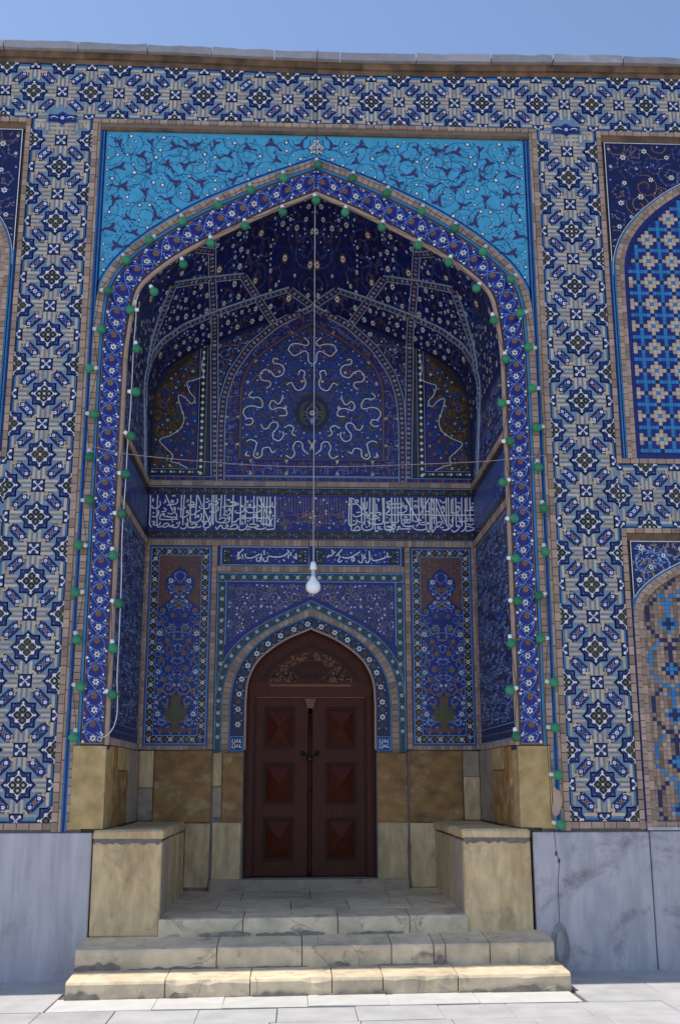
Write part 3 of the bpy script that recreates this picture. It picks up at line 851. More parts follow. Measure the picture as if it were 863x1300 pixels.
# diamond cartouche with kufic at the crown
mb = MB(); c0 = on_y(404, 187.5, 0.0); cz = float(c0[2]); q = 0.088
dm = lambda r: [(0, cz - r), (r, cz), (0, cz + r), (-r, cz)]
mb.prism(dm(q), 0.006, 0.02, PURPLE, 0.4); dmo = mb.build('diamond_tile', portal)
o = Orn(); o.poly(dm(q * 0.93), WHITE, 0.0005); o.poly(dm(q * 0.83), PURPLE, 0.001)
R45 = lambda p: (0.7071 * (p[0] - p[1]), cz + 0.7071 * (p[0] + p[1]))
def maze(o, n, cell, m, h, T, seed, w=0.45):
    g = random.Random(seed)
    for i in range(n):
        for k in range(n):
            x, y = (i - (n - 1) / 2) * cell, (k - (n - 1) / 2) * cell
            if g.random() < 0.75: o.ribbon([T((x - cell * 0.5, y)), T((x + cell * 0.5, y))], cell * w, m, h)
            if g.random() < 0.5: o.ribbon([T((x, y - cell * 0.5)), T((x, y + cell * 0.5))], cell * w, m, h + 0.0002)
maze(o, 6, 0.0165, WHITE, 0.002, R45, 4)
o.build('kufic_inlay', plane_y(0.006), dmo)

# arch: brick ring, turquoise line, floral band, rounded inner brick moulding
f1, f2, f3 = 0.215, 0.275, 0.930
mb = MB(); add_strip(mb, between(0.0), between(f1), -0.004, 0.068, MORTAR)
ring = mb.build('brick_arch', portal)
mb = MB()
brick_strip(mb, between(0.015), between(f1 - 0.02), 0.066, -0.018, 0.0, BRICKP)
stuff(mb.build('brick', ring))
mb = MB(); add_strip(mb, between(f1), between(f2), -0.008, 0.06, TURQ); mb.build('turquoise_fillet', ring)
mb = MB(); add_strip(mb, between(f2), between(f3), 0.006, 0.068, ULTRA)
aband = mb.build('floral_arch_band', portal)
LMID = np.r_[0, np.cumsum(np.linalg.norm(np.diff(between(0.6), axis=0), axis=1))]
def arch_map(fa, fb, width, Y=0.006):
    A, B = between(fa), between(fb)
    def fn(u, v, h):
        t = (np.asarray(v) / width)
        ax, az = np.interp(u, LMID, A[:, 0]), np.interp(u, LMID, A[:, 1])
        bx, bz = np.interp(u, LMID, B[:, 0]), np.interp(u, LMID, B[:, 1])
        return np.stack([ax * (1 - t) + bx * t, Y - h, az * (1 - t) + bz * t], 1)
    return fn
o = Orn(); WB = 0.225; LT = LMID[-1]; HL = LT / 2
per = HL / round(HL / 0.262)
s_ = np.arange(0.01, HL, 0.012)
for ph, m in ((0, LBLUE), (math.pi, LBLUE)):
    o.ribbon(np.stack([s_, WB / 2 + 0.075 * np.sin(math.pi * s_ / per * 1.0 + ph)], 1), 0.0048, m, 0.0010 + ph * 0.0001)
    o.ribbon(np.stack([s_, WB / 2 + 0.092 * np.sin(2 * math.pi * s_ / per + ph + 0.8)], 1), 0.0042, MIDBLUE if ph else LBLUE, 0.0014 + ph * 0.0001)
k = 0; s0 = 0.06
while s0 < HL - 0.03:
    kind, r = (('rose', 0.034) if k % 2 == 0 else ('palm', 0.036))
    draw_flower(o, kind, (s0, WB / 2 + 0.004 * (-1) ** k), r, random.uniform(0, 6), {'palm2': REDG, 'heart': OCHRE})
    for q in (-1, 1):
        draw_flower(o, 'dot', (s0 + per * 0.25 * random.uniform(0.8, 1.1), WB / 2 + q * random.uniform(0.055, 0.09)), 0.0095, 0, {'ring': MIDBLUE})
        o.rose((s0 + per * 0.12 * q, WB / 2 + q * 0.088), 0.015, 5, OCHRE if k % 3 else WHITE, 0.0036)
        o.leaf((s0 + per * 0.16, WB / 2 - q * 0.05), q * 0.9, 0.042, 0.012, LBLUE, 0.0026)
        o.leaf((s0 - per * 0.13, WB / 2 - q * 0.07), -q * 0.7, 0.036, 0.010, MIDBLUE, 0.0026)
    s0 += per / 2; k += 1
st = len(o.P); o.mirror(HL)
for v0, m in ((0.006, UMBER), (0.014, OCHRE), (WB - 0.006, UMBER), (WB - 0.014, PINKB)):
    o.ribbon(np.stack([np.linspace(0, LT, 220), np.full(220, v0)], 1), 0.0055, m, 0.002)
for e in (0.012, LT - 0.012): o.rect(e - 0.006, e + 0.006, 0, WB, OCHRE, 0.003)
o.build('floral_inlay', arch_map(f2, f3, WB), aband)
mb = MB()
C = between(0.985)
mb.tube([(p[0], 0.012, p[1]) for p in C[30:-30]], 0.026, BRICKP, 8, 0.75)
C2 = np.vstack([C[:31], C[-31:]])
for seg in (C[:31], C[-31:]):
    mb.tube([(p[0], 0.012, p[1]) for p in seg], 0.026, BRICKP, 8, 0.6)
o2 = mb.build('inner_moulding', portal, smooth=True)
mb = MB(); add_strip(mb, between(f3), between(0.955), -0.010, 0.05, UMBER); mb.build('dark_fillet', portal)

# stone piers below the arch band, brick slips beside them
for s in (-1, 1):
    a, c = sorted((s * 1.905, s * 2.205))
    mb = MB(); mb.box(a, c, -0.012, 0.30, 1.262, ZP - 0.008, STONEP, 0.55, 0.003)
    mb.build('pier_stone', portal)
    mb = MB()
    z = np.linspace(ZB - 0.07, ZP + 0.02, 12)
    brick_strip(mb, np.stack([np.full(12, s * 2.236), z], 1), np.stack([np.full(12, s * 2.209), z], 1), 0.075, -0.006, 0.06, BRICKP)
    mb.box(*sorted((s * 2.209, s * 2.245)), 0.003, 0.06, ZB - 0.07, ZP, MORTAR, 0.5)
    stuff(mb.build('brick_slip', portal))

# broken plaster where the rope moulding has fallen off at the foot of the right hand pier
q = [on_y(a, b_, -0.02) for a, b_ in ((701, 996), (706, 1002), (710, 1004), (713, 1014), (711.5, 1026), (708, 1035), (703, 1037), (700, 1028), (702, 1016))]
mb = MB(); mb.prism([(float(p[0]), float(p[2])) for p in q], -0.026, 0.02, BRICKP, 0.95); mb.build('plaster_patch', portal)
# ================================================================== side bays
def bay_arch(xc, hw, zs, rise, n=40, x_in=0.0, zb=None):
    """four-centred arch as a half curve from spring to apex, mirrored; returns left->right"""
    t = np.linspace(0, 1, n)
    base = [(hw, zs), (hw * 0.985, zs + rise * 0.22), (hw * 0.90, zs + rise * 0.42), (hw * 0.72, zs + rise * 0.62), (hw * 0.45, zs + rise * 0.81), (hw * 0.2, zs + rise * 0.925), (0, zs + rise)]
    c = smooth_curve(base, n)
    if zb is not None:
        leg = np.stack([np.full(20, hw), np.linspace(zb, zs, 20, endpoint=False)], 1); c = np.vstack([leg, c])
    l = c.copy(); l[:, 0] = xc - c[:, 0]; r = c.copy(); r[:, 0] = xc + c[:, 0]
    return np.vstack([l, r[::-1][1:]])

def cell_obj_mesh(cells, cs, m, nm):
    mb = MB()
    for (i, k) in cells:
        mb.box((i - 0.5) * cs + 0.0012, (i + 0.5) * cs - 0.0012, -0.004 - random.uniform(0, 0.0015), 0.003, (k - 0.5) * cs + 0.0012, (k + 0.5) * cs - 0.0012, m)
    return mb.data(nm)

SHADBRK = mat('recess_shade_brick', (0.26, 0.17, 0.12), rough=0.88, var=0.3, noise=0.25, scale=18, bump=0.3, bscale=120)  # darker brick puts the shade of a deep recess into the colour
def bay(s, upper):
    z0, z1 = (ZM1, ZT) if upper else (1.24, ZM0)
    xc = s * (XB + BW / 2); hw = BW / 2
    root = MB()
    nm = 'blind_window_bay' if upper else 'blind_arch_bay'
    root.box(xc - hw, xc + hw, 0.057, 0.067, z0, z1, MORTAR, 0.5)
    bayo = root.build(nm, portal)
    # brick border
    mb = MB(); fw = 0.082
    def rectstrip(i0, i1, y0, ln, bottom):
        n = 60
        for q in (-1, 1):
            z = np.linspace(z0 + (0.0 if bottom else 0), z1 - i0, n)
            A = np.stack([np.full(n, xc + q * (hw - i0)), z], 1); B = np.stack([np.full(n, xc + q * (hw - i1)), z], 1)
            brick_strip(mb, A, B, ln, y0, 0.04, BRICKP)
        x = np.linspace(xc - hw + i1, xc + hw - i1, n)
        brick_strip(mb, np.stack([x, np.full(n, z1 - i0)], 1), np.stack([x, np.full(n, z1 - i1)], 1), ln, y0, 0.04, BRICKP)
        if bottom:
            brick_strip(mb, np.stack([x, np.full(n, z0 + i0)], 1), np.stack([x, np.full(n, z0 + i1)], 1), ln, y0, 0.04, BRICKP)
    rectstrip(0.004, 0.052, -0.016, 0.088, upper)
    stuff(mb.build('brick', bayo))
    mb = MB()
    mb.box(xc - hw + 0.055, xc + hw - 0.055, -0.002, 0.04, z1 - 0.125, z1 - 0.055, PLASTER, 0.5)
    mb.build('plaster_cove', bayo)
    fi = 0.088
    pz1 = z1 - 0.128
    # ring arch
    if upper: hr, zs, rise = hw - 0.118, 6.72, 1.33
    else: hr, zs, rise = hw - 0.072, 3.16, 0.80
    zb = z0 + (0.055 if upper else 0.0)
    RO = bay_arch(xc, hr, zs, rise, zb=zb); RI = bay_arch(xc, hr - 0.092, zs, rise - 0.085, zb=zb)
    # spandrel
    poly = [(xc - hw + fi, pz1), (xc - hw + fi, zs + 0.05)] + [tuple(p) for p in RO if p[1] > zs + 0.06] + [(xc + hw - fi, zs + 0.05), (xc + hw - fi, pz1)]
    mb = MB(); mb.prism(poly, 0.010, 0.05, DEEP if upper else NAVY, 0.5)
    spo = mb.build('spandrel_panel', portal)
    o = Orn()
    if upper:
        arabesque(o, poly, 31, 0.15, 0.008, [BROWNG, OCHRE, MIDBLUE], [('rose', 0.033, 0.20, 40), ('palm', 0.038, 0.15, 40), ('rose', 0.020, 0.115, 100), ('bud', 0.012, 0.065, 200)],
                  {'heart': NAVY, 'palm2': BROWNG, 'bud': MIDBLUE, 'eye': CREAM}, sym=xc, margin=0.03, leaf=[OCHRE, MIDBLUE, BROWNG], leafsz=(0.040, 0.013), turns=1.5, spac=1.25, tries=6000)
    else:
        arabesque(o, poly, 37, 0.14, 0.0085, [LBLUE, OCHRE, MIDBLUE], [('rose', 0.033, 0.15, 40), ('palm', 0.046, 0.15, 40), ('bud', 0.013, 0.08, 200)],
                  {'heart': NAVY, 'palm2': BROWNG, 'bud': LBLUE, 'eye': CREAM}, sym=xc, margin=0.03, leaf=[LBLUE, OCHRE, MIDBLUE], leafsz=(0.05, 0.017), turns=1.4, spac=0.95, tries=6000)
    a = xc - hw + fi
    o.rect(a, a + 0.008, zs + 0.08, pz1, WHITE, 0.004); o.rect(xc + hw - fi - 0.008, xc + hw - fi, zs + 0.08, pz1, WHITE, 0.004)
    o.rect(a, xc + hw - fi, pz1 - 0.009, pz1, WHITE, 0.0042)
    RW = bay_arch(xc, hr + 0.022, zs, rise + 0.025); o.ribbon([p for p in RW if p[1] > zs + 0.1], 0.008, WHITE, 0.0046)
    o.build('floral_inlay', plane_y(0.010), spo)
    # rope line beside the border
    for q in (-1, 1):
        mb = MB()
        for kk, m in enumerate((COBALT, TURQ)):
            mb.tube([(xc + q * (hw - 0.066 - 0.020 * kk), 0.0, z) for z in np.linspace(zb, zs + 0.25, 12)], 0.009, m, 6, 0.4)
        mb.build('rope_moulding', bayo)
    # ring bricks
    mb = MB(); add_strip(mb, RO, RI, -0.002, 0.05, MORTAR)
    ro = mb.build('brick_arch', portal)
    mb = MB(); Rm = RO * 0.52 + RI * 0.48
    brick_strip(mb, RO, Rm, 0.062, -0.014, 0.0, BRICKP); brick_strip(mb, Rm, RI, 0.088, -0.006, 0.0, BRICKP)
    stuff(mb.build('brick', ro))
    mb = MB(); T2 = bay_arch(xc, hr + 0.013, zs, rise + 0.013, zb=zb)
    add_strip(mb, T2, RO, -0.004, 0.05, TURQ); mb.build('turquoise_fillet', ro)
    # mosaic field
    hm = hr - 0.092
    if upper:
        MI = bay_arch(xc, hm - 0.045, zs, rise - 0.13, zb=z0 + 0.105)
        mb = MB(); add_strip(mb, RI, bay_arch(xc, hm - 0.043, zs, rise - 0.128, zb=zb), 0.016, 0.05, COBALT)
        mb.box(xc - hm + 0.04, xc + hm - 0.04, 0.0165, 0.05, z0 + 0.055, z0 + 0.104, COBALT, 0.5)
        mb.build('blue_border', bayo)
        cs = 0.245 / 6
        fld = MB(); fld.prism([tuple(p) for p in MI], 0.018, 0.05, NAVY, 0.5); fldo = fld.build('mosaic_field', portal)
        cross = [(i, 0) for i in range(-2, 3)] + [(0, k) for k in (-2, -1, 1, 2)]
        dia = [(i, k) for i in range(-2, 3) for k in range(-2, 3) if abs(i) + abs(k) <= 2 and (i, k) != (0, 0)]
        me_c = cell_obj_mesh(cross, cs, TURQ, 'cross_tile')
        mbd = MB()
        for (i, k) in dia + [(0, 0)]:
            mbd.box((i - 0.5) * cs + 0.0012, (i + 0.5) * cs - 0.0012, -0.004 - random.uniform(0, 0.0015), 0.003, (k - 0.5) * cs + 0.0012, (k + 0.5) * cs - 0.0012, BRICK if (i, k) != (0, 0) else TURQ)
        me_d = mbd.data('diamond_tile')
        rest = MB(); pm = np.array([tuple(p) for p in MI])
        xo, zo = xc - hm + 0.045 + 2.6 * cs, z0 + 0.105 + 1.0 * cs
        nI = int(2 * hm / cs / 6) + 2; nK = int((z1 - z0) / cs / 6) + 2
        for I in range(-1, nI):
            for K in range(-1, nK):
                cx, cz_ = xo + I * 6 * cs, zo + K * 6 * cs
                for me, dx, cells in ((me_c, 0, cross), (me_d, 3, dia + [(0, 0)])):
                    x, z = cx + dx * cs, cz_ + dx * cs
                    pts = np.array([(x + i * cs, z + k * cs) for i, k in cells])
                    ins = inside(pts, pm, cs * 0.45)
                    if ins.all(): link('cross_tile' if dx == 0 else 'diamond_tile', me, fldo, (x, 0.018, z))
                    else:
                        for (i, k), f in zip(cells, ins):
                            if f:
                                m = TURQ if dx == 0 or (i, k) == (0, 0) else BRICK
                                rest.box(x + (i - .5) * cs + .0012, x + (i + .5) * cs - .0012, 0.014, 0.02, z + (k - .5) * cs + .0012, z + (k + .5) * cs - .0012, m)
                # navy squares and L pieces, real little tiles too
                for i in range(-3, 3):
                    for k in range(-3, 3):
                        x, z = cx + i * cs, cz_ + k * cs
                        ci, ck = abs(i), abs(k)
                        if (ci <= 2 and k == 0) or (ck <= 2 and i == 0): continue
                        if abs(3 - ci) + abs(3 - ck) <= 2: continue
                        if inside(np.array([(x, z)]), pm, cs * 0.45)[0]:
                            rest.box(x - .5 * cs + .0012, x + .5 * cs - .0012, 0.0145, 0.02, z - .5 * cs + .0012, z + .5 * cs - .0012, COBALT if (ci, ck) in ((1, 1), (1, 2), (2, 1)) else NAVY)
        stuff(rest.build('small_mosaic_tile', fldo))
    else:
        cs = 0.0395
        fld = MB(); fld.prism([tuple(p) for p in RI], 0.040, 0.055, MORTAR, 0.5); fldo = fld.build('mosaic_field', portal)
        MOT = [['.'] * 12 for _ in range(22)]
        for r0, ln, dia_, core in ((0, 't', 'n', 'T'), (11, 'n', 't', 'n')):
            for dr, dc in ((0, 0), (1, -1), (1, 0), (1, 1), (2, 0), (3, 0)): MOT[r0 + dr][6 + dc] = dia_
            for dr, row in enumerate(('.d.', 'dcd', 'dcccd', 'dcd', '.d.')):
                for q, ch in enumerate(row):
                    if ch != '.': MOT[r0 + 4 + dr][6 - len(row) // 2 + q] = dia_ if ch == 'd' else core
            for dr, dc in ((0, 3), (1, 4), (2, 5), (3, 5), (4, 5), (5, 5), (7, 5), (8, 4), (9, 3), (10, 2), (10, 1)):
                for sg in (-1, 1): MOT[(r0 + dr) % 22][(6 + sg * dc) % 12] = ln
        MOT = [''.join(r_) for r_ in MOT]
        rest = MB(); pm = np.array([tuple(p) for p in RI])
        for I in range(int(2 * hm / cs) + 1):
            for K in range(int((zs + rise - z0) / cs) + 1):
                x, z = xc - hm + (I + 0.5) * cs, z0 + (K + 0.5) * cs
                if not inside(np.array([(x, z)]), pm, cs * 0.5)[0]: continue
                ch = MOT[(len(MOT) - 1 - K) % len(MOT)][(I if s > 0 else int(2 * hm / cs) - I) % 12]
                m = {'.': (BRICKP, BRICKP, SHADBRK)[(I * 7 + K * 3) % 3], 'n': NAVY, 't': TURQ, 'T': TURQ}[ch]
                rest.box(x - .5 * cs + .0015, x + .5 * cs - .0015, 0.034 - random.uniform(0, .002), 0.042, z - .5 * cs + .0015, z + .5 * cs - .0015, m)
        stuff(rest.build('small_mosaic_tile', fldo))
        mb = MB(); mb.box(xc - hr, xc + hr, -0.02, 0.05, 1.235, 1.262, MARBLE, 0.5); mb.build('sill', bayo)
for s in (-1, 1):
    bay(s, True); bay(s, False)

# ================================================================== marble base slabs
def slab(name, parent, x0, x1, y0, y1, z0, z1, m, seed=0, bev=0.008, jit=0.002, att=None):
    """stone slab with chamfered, slightly worn edges"""
    g = random.Random(seed or random.randint(1, 10 ** 6))
    b = min(bev, (x1 - x0) * 0.3, (y1 - y0) * 0.3, (z1 - z0) * 0.3)
    V = []; idx = {}
    for ix, sx in enumerate((0, 1)):
        for iy, sy in enumerate((0, 1)):
            for iz, sz in enumerate((0, 1)):
                c = np.array([x1 if sx else x0, y1 if sy else y0, z1 if sz else z0])
                d = np.array([-1 if sx else 1, -1 if sy else 1, -1 if sz else 1])
                for ax in range(3):
                    p = c.copy()
                    for q in range(3):
                        if q != ax: p[q] += d[q] * b * g.uniform(0.7, 1.3)
                    p = p + np.array([g.uniform(-jit, jit) for _ in range(3)])
                    idx[(sx, sy, sz, ax)] = len(V); V.append(p)
    F = []
    for ax in range(3):
        o1, o2 = [q for q in range(3) if q != ax]
        for s_ in (0, 1):
            f = []
            for (a, c) in ((0, 0), (1, 0), (1, 1), (0, 1)):
                k = [0, 0, 0]; k[ax] = s_; k[o1] = a; k[o2] = c
                f.append(idx[(*k, ax)])
            F.append(f)
    for ax in range(3):      # edge chamfers along axis ax
        o1, o2 = [q for q in range(3) if q != ax]
        for a in (0, 1):
            for c in (0, 1):
                k0 = [0, 0, 0]; k0[o1] = a; k0[o2] = c; k1 = list(k0); k1[ax] = 1
                F.append([idx[(*k0, o1)], idx[(*k1, o1)], idx[(*k1, o2)], idx[(*k0, o2)]])
    for sx in (0, 1):
        for sy in (0, 1):
            for sz in (0, 1): F.append([idx[(sx, sy, sz, q)] for q in range(3)])
    C = np.mean(V, axis=0)
    G = []
    for f in F:
        p = [V[i] for i in f]; n_ = np.cross(p[1] - p[0], p[2] - p[0])
        G.append(f if np.dot(n_, np.mean(p, axis=0) - C) > 0 else f[::-1])
    mb = MB(); mb.add(V, G, m, g.random() if att is None else att)
    return mb.build(name, parent)
mb = MB(); mb.prism([(-8, -0.3), (8, -0.3), (8, 1.22), (2.0, 1.22), (2.0, -0.02), (-1.985, -0.02), (-1.985, 1.22), (-8, 1.22)], 0.02, 0.07, JOINT, 0.5)
dado = mb.build('marble_base', portal)
e = [-8, -6.6, -5.2, -3.75, -1.985]
for i in range(4): slab('marble_slab', dado, e[i] + 0.005, e[i + 1] - 0.005, -0.045 + 0.004 * i, 0.04, -0.25, 1.222 + 0.003 * (i % 2), MARBLE, 11 + i)
e = [2.0, 3.085, 4.4, 5.9, 8]
for i in range(4): slab('marble_slab', dado, e[i] + 0.006, e[i + 1] - 0.006, -0.045 + 0.006 * (i % 2), 0.04, -0.25, 1.222 + 0.004 * (i % 2), MARBLED, 21 + i)
# ================================================================== NICHE: reveals, back wall, vault
PROF = np.vstack([H_IN[30:]])                       # right half profile from spring to apex
PZS = float(PROF[0, 1])
pl = PROF.copy(); pl[:, 0] *= -1
VPROF = np.vstack([pl, PROF[::-1][1:]])             # left spring .. apex .. right spring
VS = np.r_[0, np.cumsum(np.linalg.norm(np.diff(VPROF, axis=0), axis=1))]; VHALF = VS[-1] / 2
VS = VS - VHALF
DROP = 0.185
VN = np.gradient(VPROF, axis=0); VN = np.stack([VN[:, 1], -VN[:, 0]], 1); VN /= np.linalg.norm(VN, axis=1, keepdims=True)   # pointing into the niche
def vault_fn(u, v, h):
    x = np.interp(u, VS, VPROF[:, 0]); z = np.interp(u, VS, VPROF[:, 1])
    nx = np.interp(u, VS, VN[:, 0]); nz = np.interp(u, VS, VN[:, 1])
    y_ = np.clip(v, 0, D) / D
    k = 1 - DROP * y_ ** 2 + 0.25 * np.sin(np.pi * y_ ** 0.62) ** 0.9 * (1 - y_ ** 3)
    # the pointed crown rounds off towards the back like a half dome
    rnd = np.clip(v / 0.7, 0, 1)
    z = z - rnd * 0.075 * np.exp(-(np.asarray(u) / 0.30) ** 2)
    return np.stack([x + nx * h, v, PZS + (z - PZS) * k + nz * h], 1)
def vz(x, y):
    u = np.interp(x, VPROF[:, 0], VS); return float(vault_fn(np.array([u]), np.array([y]), np.array([0.0]))[0, 2]), float(u)

def hit(px, py):
    """first surface of the niche met by the ray through a photo pixel: returns kind, u, v"""
    d = ray(px, py)
    for y in np.arange(0.02, D + 0.001, 0.01):
        p = CAM + d * ((y - CAM[1]) / d[1])
        if p[2] > PZS:
            if abs(p[0]) >= W: return ('side', y, float(p[2]), p)
            z, u = vz(p[0], y)
            if p[2] >= z: return ('vault', u, y, p)
        elif abs(p[0]) >= W: return ('side', y, float(p[2]), p)
    p = on_y(px, py, D); return ('back', float(p[0]), float(p[2]), p)

# vault shell
nu, nv = 121, 25
us, vs = np.linspace(-VHALF, VHALF, nu), np.linspace(0.0, D + 0.02, nv)
UU, VV = np.meshgrid(us, vs); P3 = vault_fn(UU.ravel(), VV.ravel(), np.zeros(nu * nv))
F = [[j * nu + i, (j + 1) * nu + i, (j + 1) * nu + i + 1, j * nu + i + 1] for j in range(nv - 1) for i in range(nu - 1)]
P4 = P3 + np.array([0, 0, 0.12]); n = len(P3)
vault = link('vault', mesh_data('vault', np.vstack([P3, P4]), F + [[i + n for i in f[::-1]] for f in F], [DEEP], None, None, True), portal)
vault['label'] = 'dark blue floral vault with kite shaped ribs'
PALV = {'ring': MIDBLUE, 'palm': BROWNG, 'heart': UMBER, 'palm2': BROWNG, 'bud': LBLUE, 'halo': BROWNG, 'eye': OCHRE}
o = Orn()
KV = 1.45
vp = [(-VHALF + 0.02, 0.05 / KV), (VHALF - 0.02, 0.05 / KV), (VHALF - 0.02, (D - 0.02) / KV), (-VHALF + 0.02, (D - 0.02) / KV)]
arabesque(o, vp, 51, 0.14, 0.0058, [MIDBLUE, COBALT, MIDBLUE], [('halo', 0.034, 0.30, 26), ('rose', 0.029, 0.105, 300), ('palm', 0.026, 0.075, 200), ('rose', 0.019, 0.046, 900), ('bud', 0.012, 0.032, 1600), ('dot', 0.008, 0.026, 2500)],
          PALV, sym=0.0, margin=0.03, leaf=[MIDBLUE, BROWNG, COBALT], leafsz=(0.034, 0.012), turns=1.3, spac=1.0, tries=9000)
# small radiating buds under the crown
for k in range(9):
    for q in range(4):
        an = (k + 0.5) / 9 * math.pi; r = 0.10 + 0.085 * q
        c = (r * 1.1 * math.cos(an), 0.03 + r * 0.8 * math.sin(an))
        o.leaf(c, an, 0.05, 0.022, (WHITE, BROWNG, LBLUE, WHITE)[q], 0.0044 + 0.0002 * q)
o.build('floral_inlay', lambda u, v, h: vault_fn(u, np.asarray(v) * KV, h), vault)

# reveals (left and right walls of the niche)
for s in (-1, 1):
    fn = plane_xl(-W) if s < 0 else plane_xr(W)
    mb = MB()
    x0, x1 = sorted((s * W, s * (W + 0.03)))
    mb.box(x0, x1, 0.045, D + 0.01, ZP - 0.04, PZS + 0.05, NAVY, 0.5)
    rv = mb.build('reveal_wall', portal)
    o = Orn()
    y0, y1 = 0.075, D - 0.075
    # lower panel
    o.rect(y0, y1, 2.075, 4.30, DEEP, 0.001)
    o.frame(y0, y1, 2.075, 4.30, 0.008, LBLUE, 0.002); o.frame(y0 + 0.02, y1 - 0.02, 2.22, 4.28, 0.007, LBLUE, 0.002)
    o.rect(y0 + 0.03, y1 - 0.03, 2.23, 4.27, DEEP, 0.0016)
    g = np.random.default_rng(5 + s)
    for k in range(1500):       # dense little scroll marks of the panel
        c = (g.uniform(y0 + 0.06, y1 - 0.06), g.uniform(2.26, 4.24))
        S = spiral((c[0] / 5, c[1]), g.uniform(0.015, 0.035), 0.7, g.uniform(0, 6.28), g.choice([-1, 1]), 8) * np.array([5.0, 1.0]); S[:, 0] = np.clip(S[:, 0], y0 + 0.04, y1 - 0.04)
        o.ribbon(S, 0.010, (LBLUE, MIDBLUE, LBLUE, PINKB, MIDBLUE, NAVY)[k % 6], 0.0024 + 0.0001 * (k % 7))
    for k in range(260):
        c = (g.uniform(y0 + 0.06, y1 - 0.06), g.uniform(2.26, 4.24)); o.disc(c, g.uniform(0.008, 0.018), (WHITE, LBLUE, OCHRE)[k % 3], 0.0036, 6)
    for k in range(40):
        c = (y0 + 0.06 + (y1 - y0 - 0.12) * k / 39, 2.15); o.leaf(c, k % 2 * 1.2 - 0.6, 0.04, 0.02, (LBLUE, BROWNG)[k % 2], 0.003)
    # frieze
    for z0_, z1_ in ((4.405, 4.495), (4.94, 5.03)):
        o.rect(0.06, D - 0.004, z0_, z1_, BLACK, 0.001)
        for k in range(24): o.leaf((0.1 + k * 0.083, (z0_ + z1_) / 2), k % 2 * 1.6 - 0.5, 0.07, 0.03, (UMBER, TEAL, BROWNG)[k % 3], 0.003)
    o.rect(0.06, D - 0.004, 4.497, 4.938, COBALT, 0.001)
    for k in range(46):
        yy = 0.1 + k * 0.0425
        o.ribbon([(yy, 4.92), (yy + 0.004, 4.92 - g.uniform(0.12, 0.36))], 0.009, LBLUE, 0.002)
        c = (yy + g.uniform(-0.02, 0.02), g.uniform(4.54, 4.8)); o.ribbon(spiral(c, g.uniform(0.04, 0.07), 0.65, g.uniform(2.6, 4), 1, 10), 0.009, LBLUE, 0.0026 + 0.0001 * (k % 5))
    # upper panel
    o.rect(0.06, D - 0.004, 5.11, PZS, NAVY, 0.001)
    for k in range(700):
        c = (g.uniform(0.10, D - 0.18), g.uniform(5.14, PZS - 0.05))
        S = spiral((c[0] / 5, c[1]), g.uniform(0.015, 0.035), 0.7, g.uniform(0, 6.28), g.choice([-1, 1]), 8) * np.array([5.0, 1.0]); S[:, 0] = np.clip(S[:, 0], 0.08, D - 0.1)
        o.ribbon(S, 0.010, (LBLUE, MIDBLUE, PINKB, PINKB, MIDBLUE, COBALT)[k % 6], 0.0024 + 0.0001 * (k % 7))
    for k in range(150):
        c = (g.uniform(0.1, D - 0.18), g.uniform(5.14, PZS - 0.05)); o.disc(c, g.uniform(0.008, 0.018), (WHITE, LBLUE, OCHRE)[k % 3], 0.0036, 6)
    o.build('scroll_inlay', fn, rv)
    # brick strings along the reveal
    mb = MB()
    for z0_, z1_ in ((4.325, 4.402), (5.032, 5.105), (2.012, 2.070)):
        n_ = 26
        for i in range(n_):
            ya, yb = 0.05 + (D - 0.05) * i / n_ + 0.003, 0.05 + (D - 0.05) * (i + 1) / n_ - 0.003
            xa, xb = sorted((s * (W - 0.016), s * (W + 0.01)))
            mb.box(xa, xb, ya, yb, z0_, z1_, BRICKP)
    for ya in (D - 0.070,):
        for i in range(34):
            za = 2.075 + (4.322 - 2.075) * i / 34; xa, xb = sorted((s * (W - 0.012), s * (W + 0.01)))
            mb.box(xa, xb, ya, ya + 0.064, za + 0.003, za + 0.063, BRICKP)
    stuff(mb.build('brick', rv))
    # stone facing of the reveal
    xa, xb = sorted((s * (W - 0.020), s * (W + 0.02)))
    for i, (ya, yb, za, zb, m) in enumerate(((0.302, 0.62, 1.26, 2.005, STONE2), (0.626, 1.30, 1.26, 1.78, STONE2), (0.626, 1.30, 1.786, 2.005, STONEP), (1.306, D - 0.01, 1.26, 2.005, STONE3))):
        slab('facing_stone', rv, xa, xb, ya, yb, za, zb, m, 40 + i + s)

# ---- back wall with the door opening
DO = [(0.745, 0.40), (0.738, 1.6), (0.732, 2.40)] 
DOOR_IN = [(0.728, 2.43), (0.727, 2.551), (0.700, 2.80), (0.575, 3.028), (0.31, 3.232), (0.0, 3.371)]
DOOR_FO = [(0.907, 2.43), (0.904, 2.551), (0.850, 2.84), (0.684, 3.116), (0.401, 3.345), (0.0, 3.516)]
DOOR_BO = [(0.992, 2.43), (0.988, 2.594), (0.925, 2.90), (0.756, 3.152), (0.491, 3.352), (0.0, 3.607)]
DOOR_DO = [(1.070, 2.43), (1.066, 2.62), (1.00, 2.96), (0.82, 3.225), (0.53, 3.435), (0.0, 3.695)]
def dfull(c, zb): return full(half(c, 14, 36, zb))
dI, dF, dB, dD = dfull(DOOR_IN, 0.50), dfull(DOOR_FO, 0.50), dfull(DOOR_BO, 0.50), dfull(DOOR_DO, 0.50)
mb = MB()
op = [tuple(p) for p in dI]
xs_ = np.linspace(-W - 0.01, W + 0.01, 61)
topc = [(x, vz(max(-W + .001, min(W - .001, x)), D)[0] + 0.06) for x in xs_][::-1]
mb.prism([(-W - 0.01, 0.3)] + [(-0.728, 0.3)] + op + [(0.728, 0.3), (W + 0.01, 0.3)] + topc, D, D + 0.45, NAVY, 0.5)
back = mb.build('back_wall', portal)
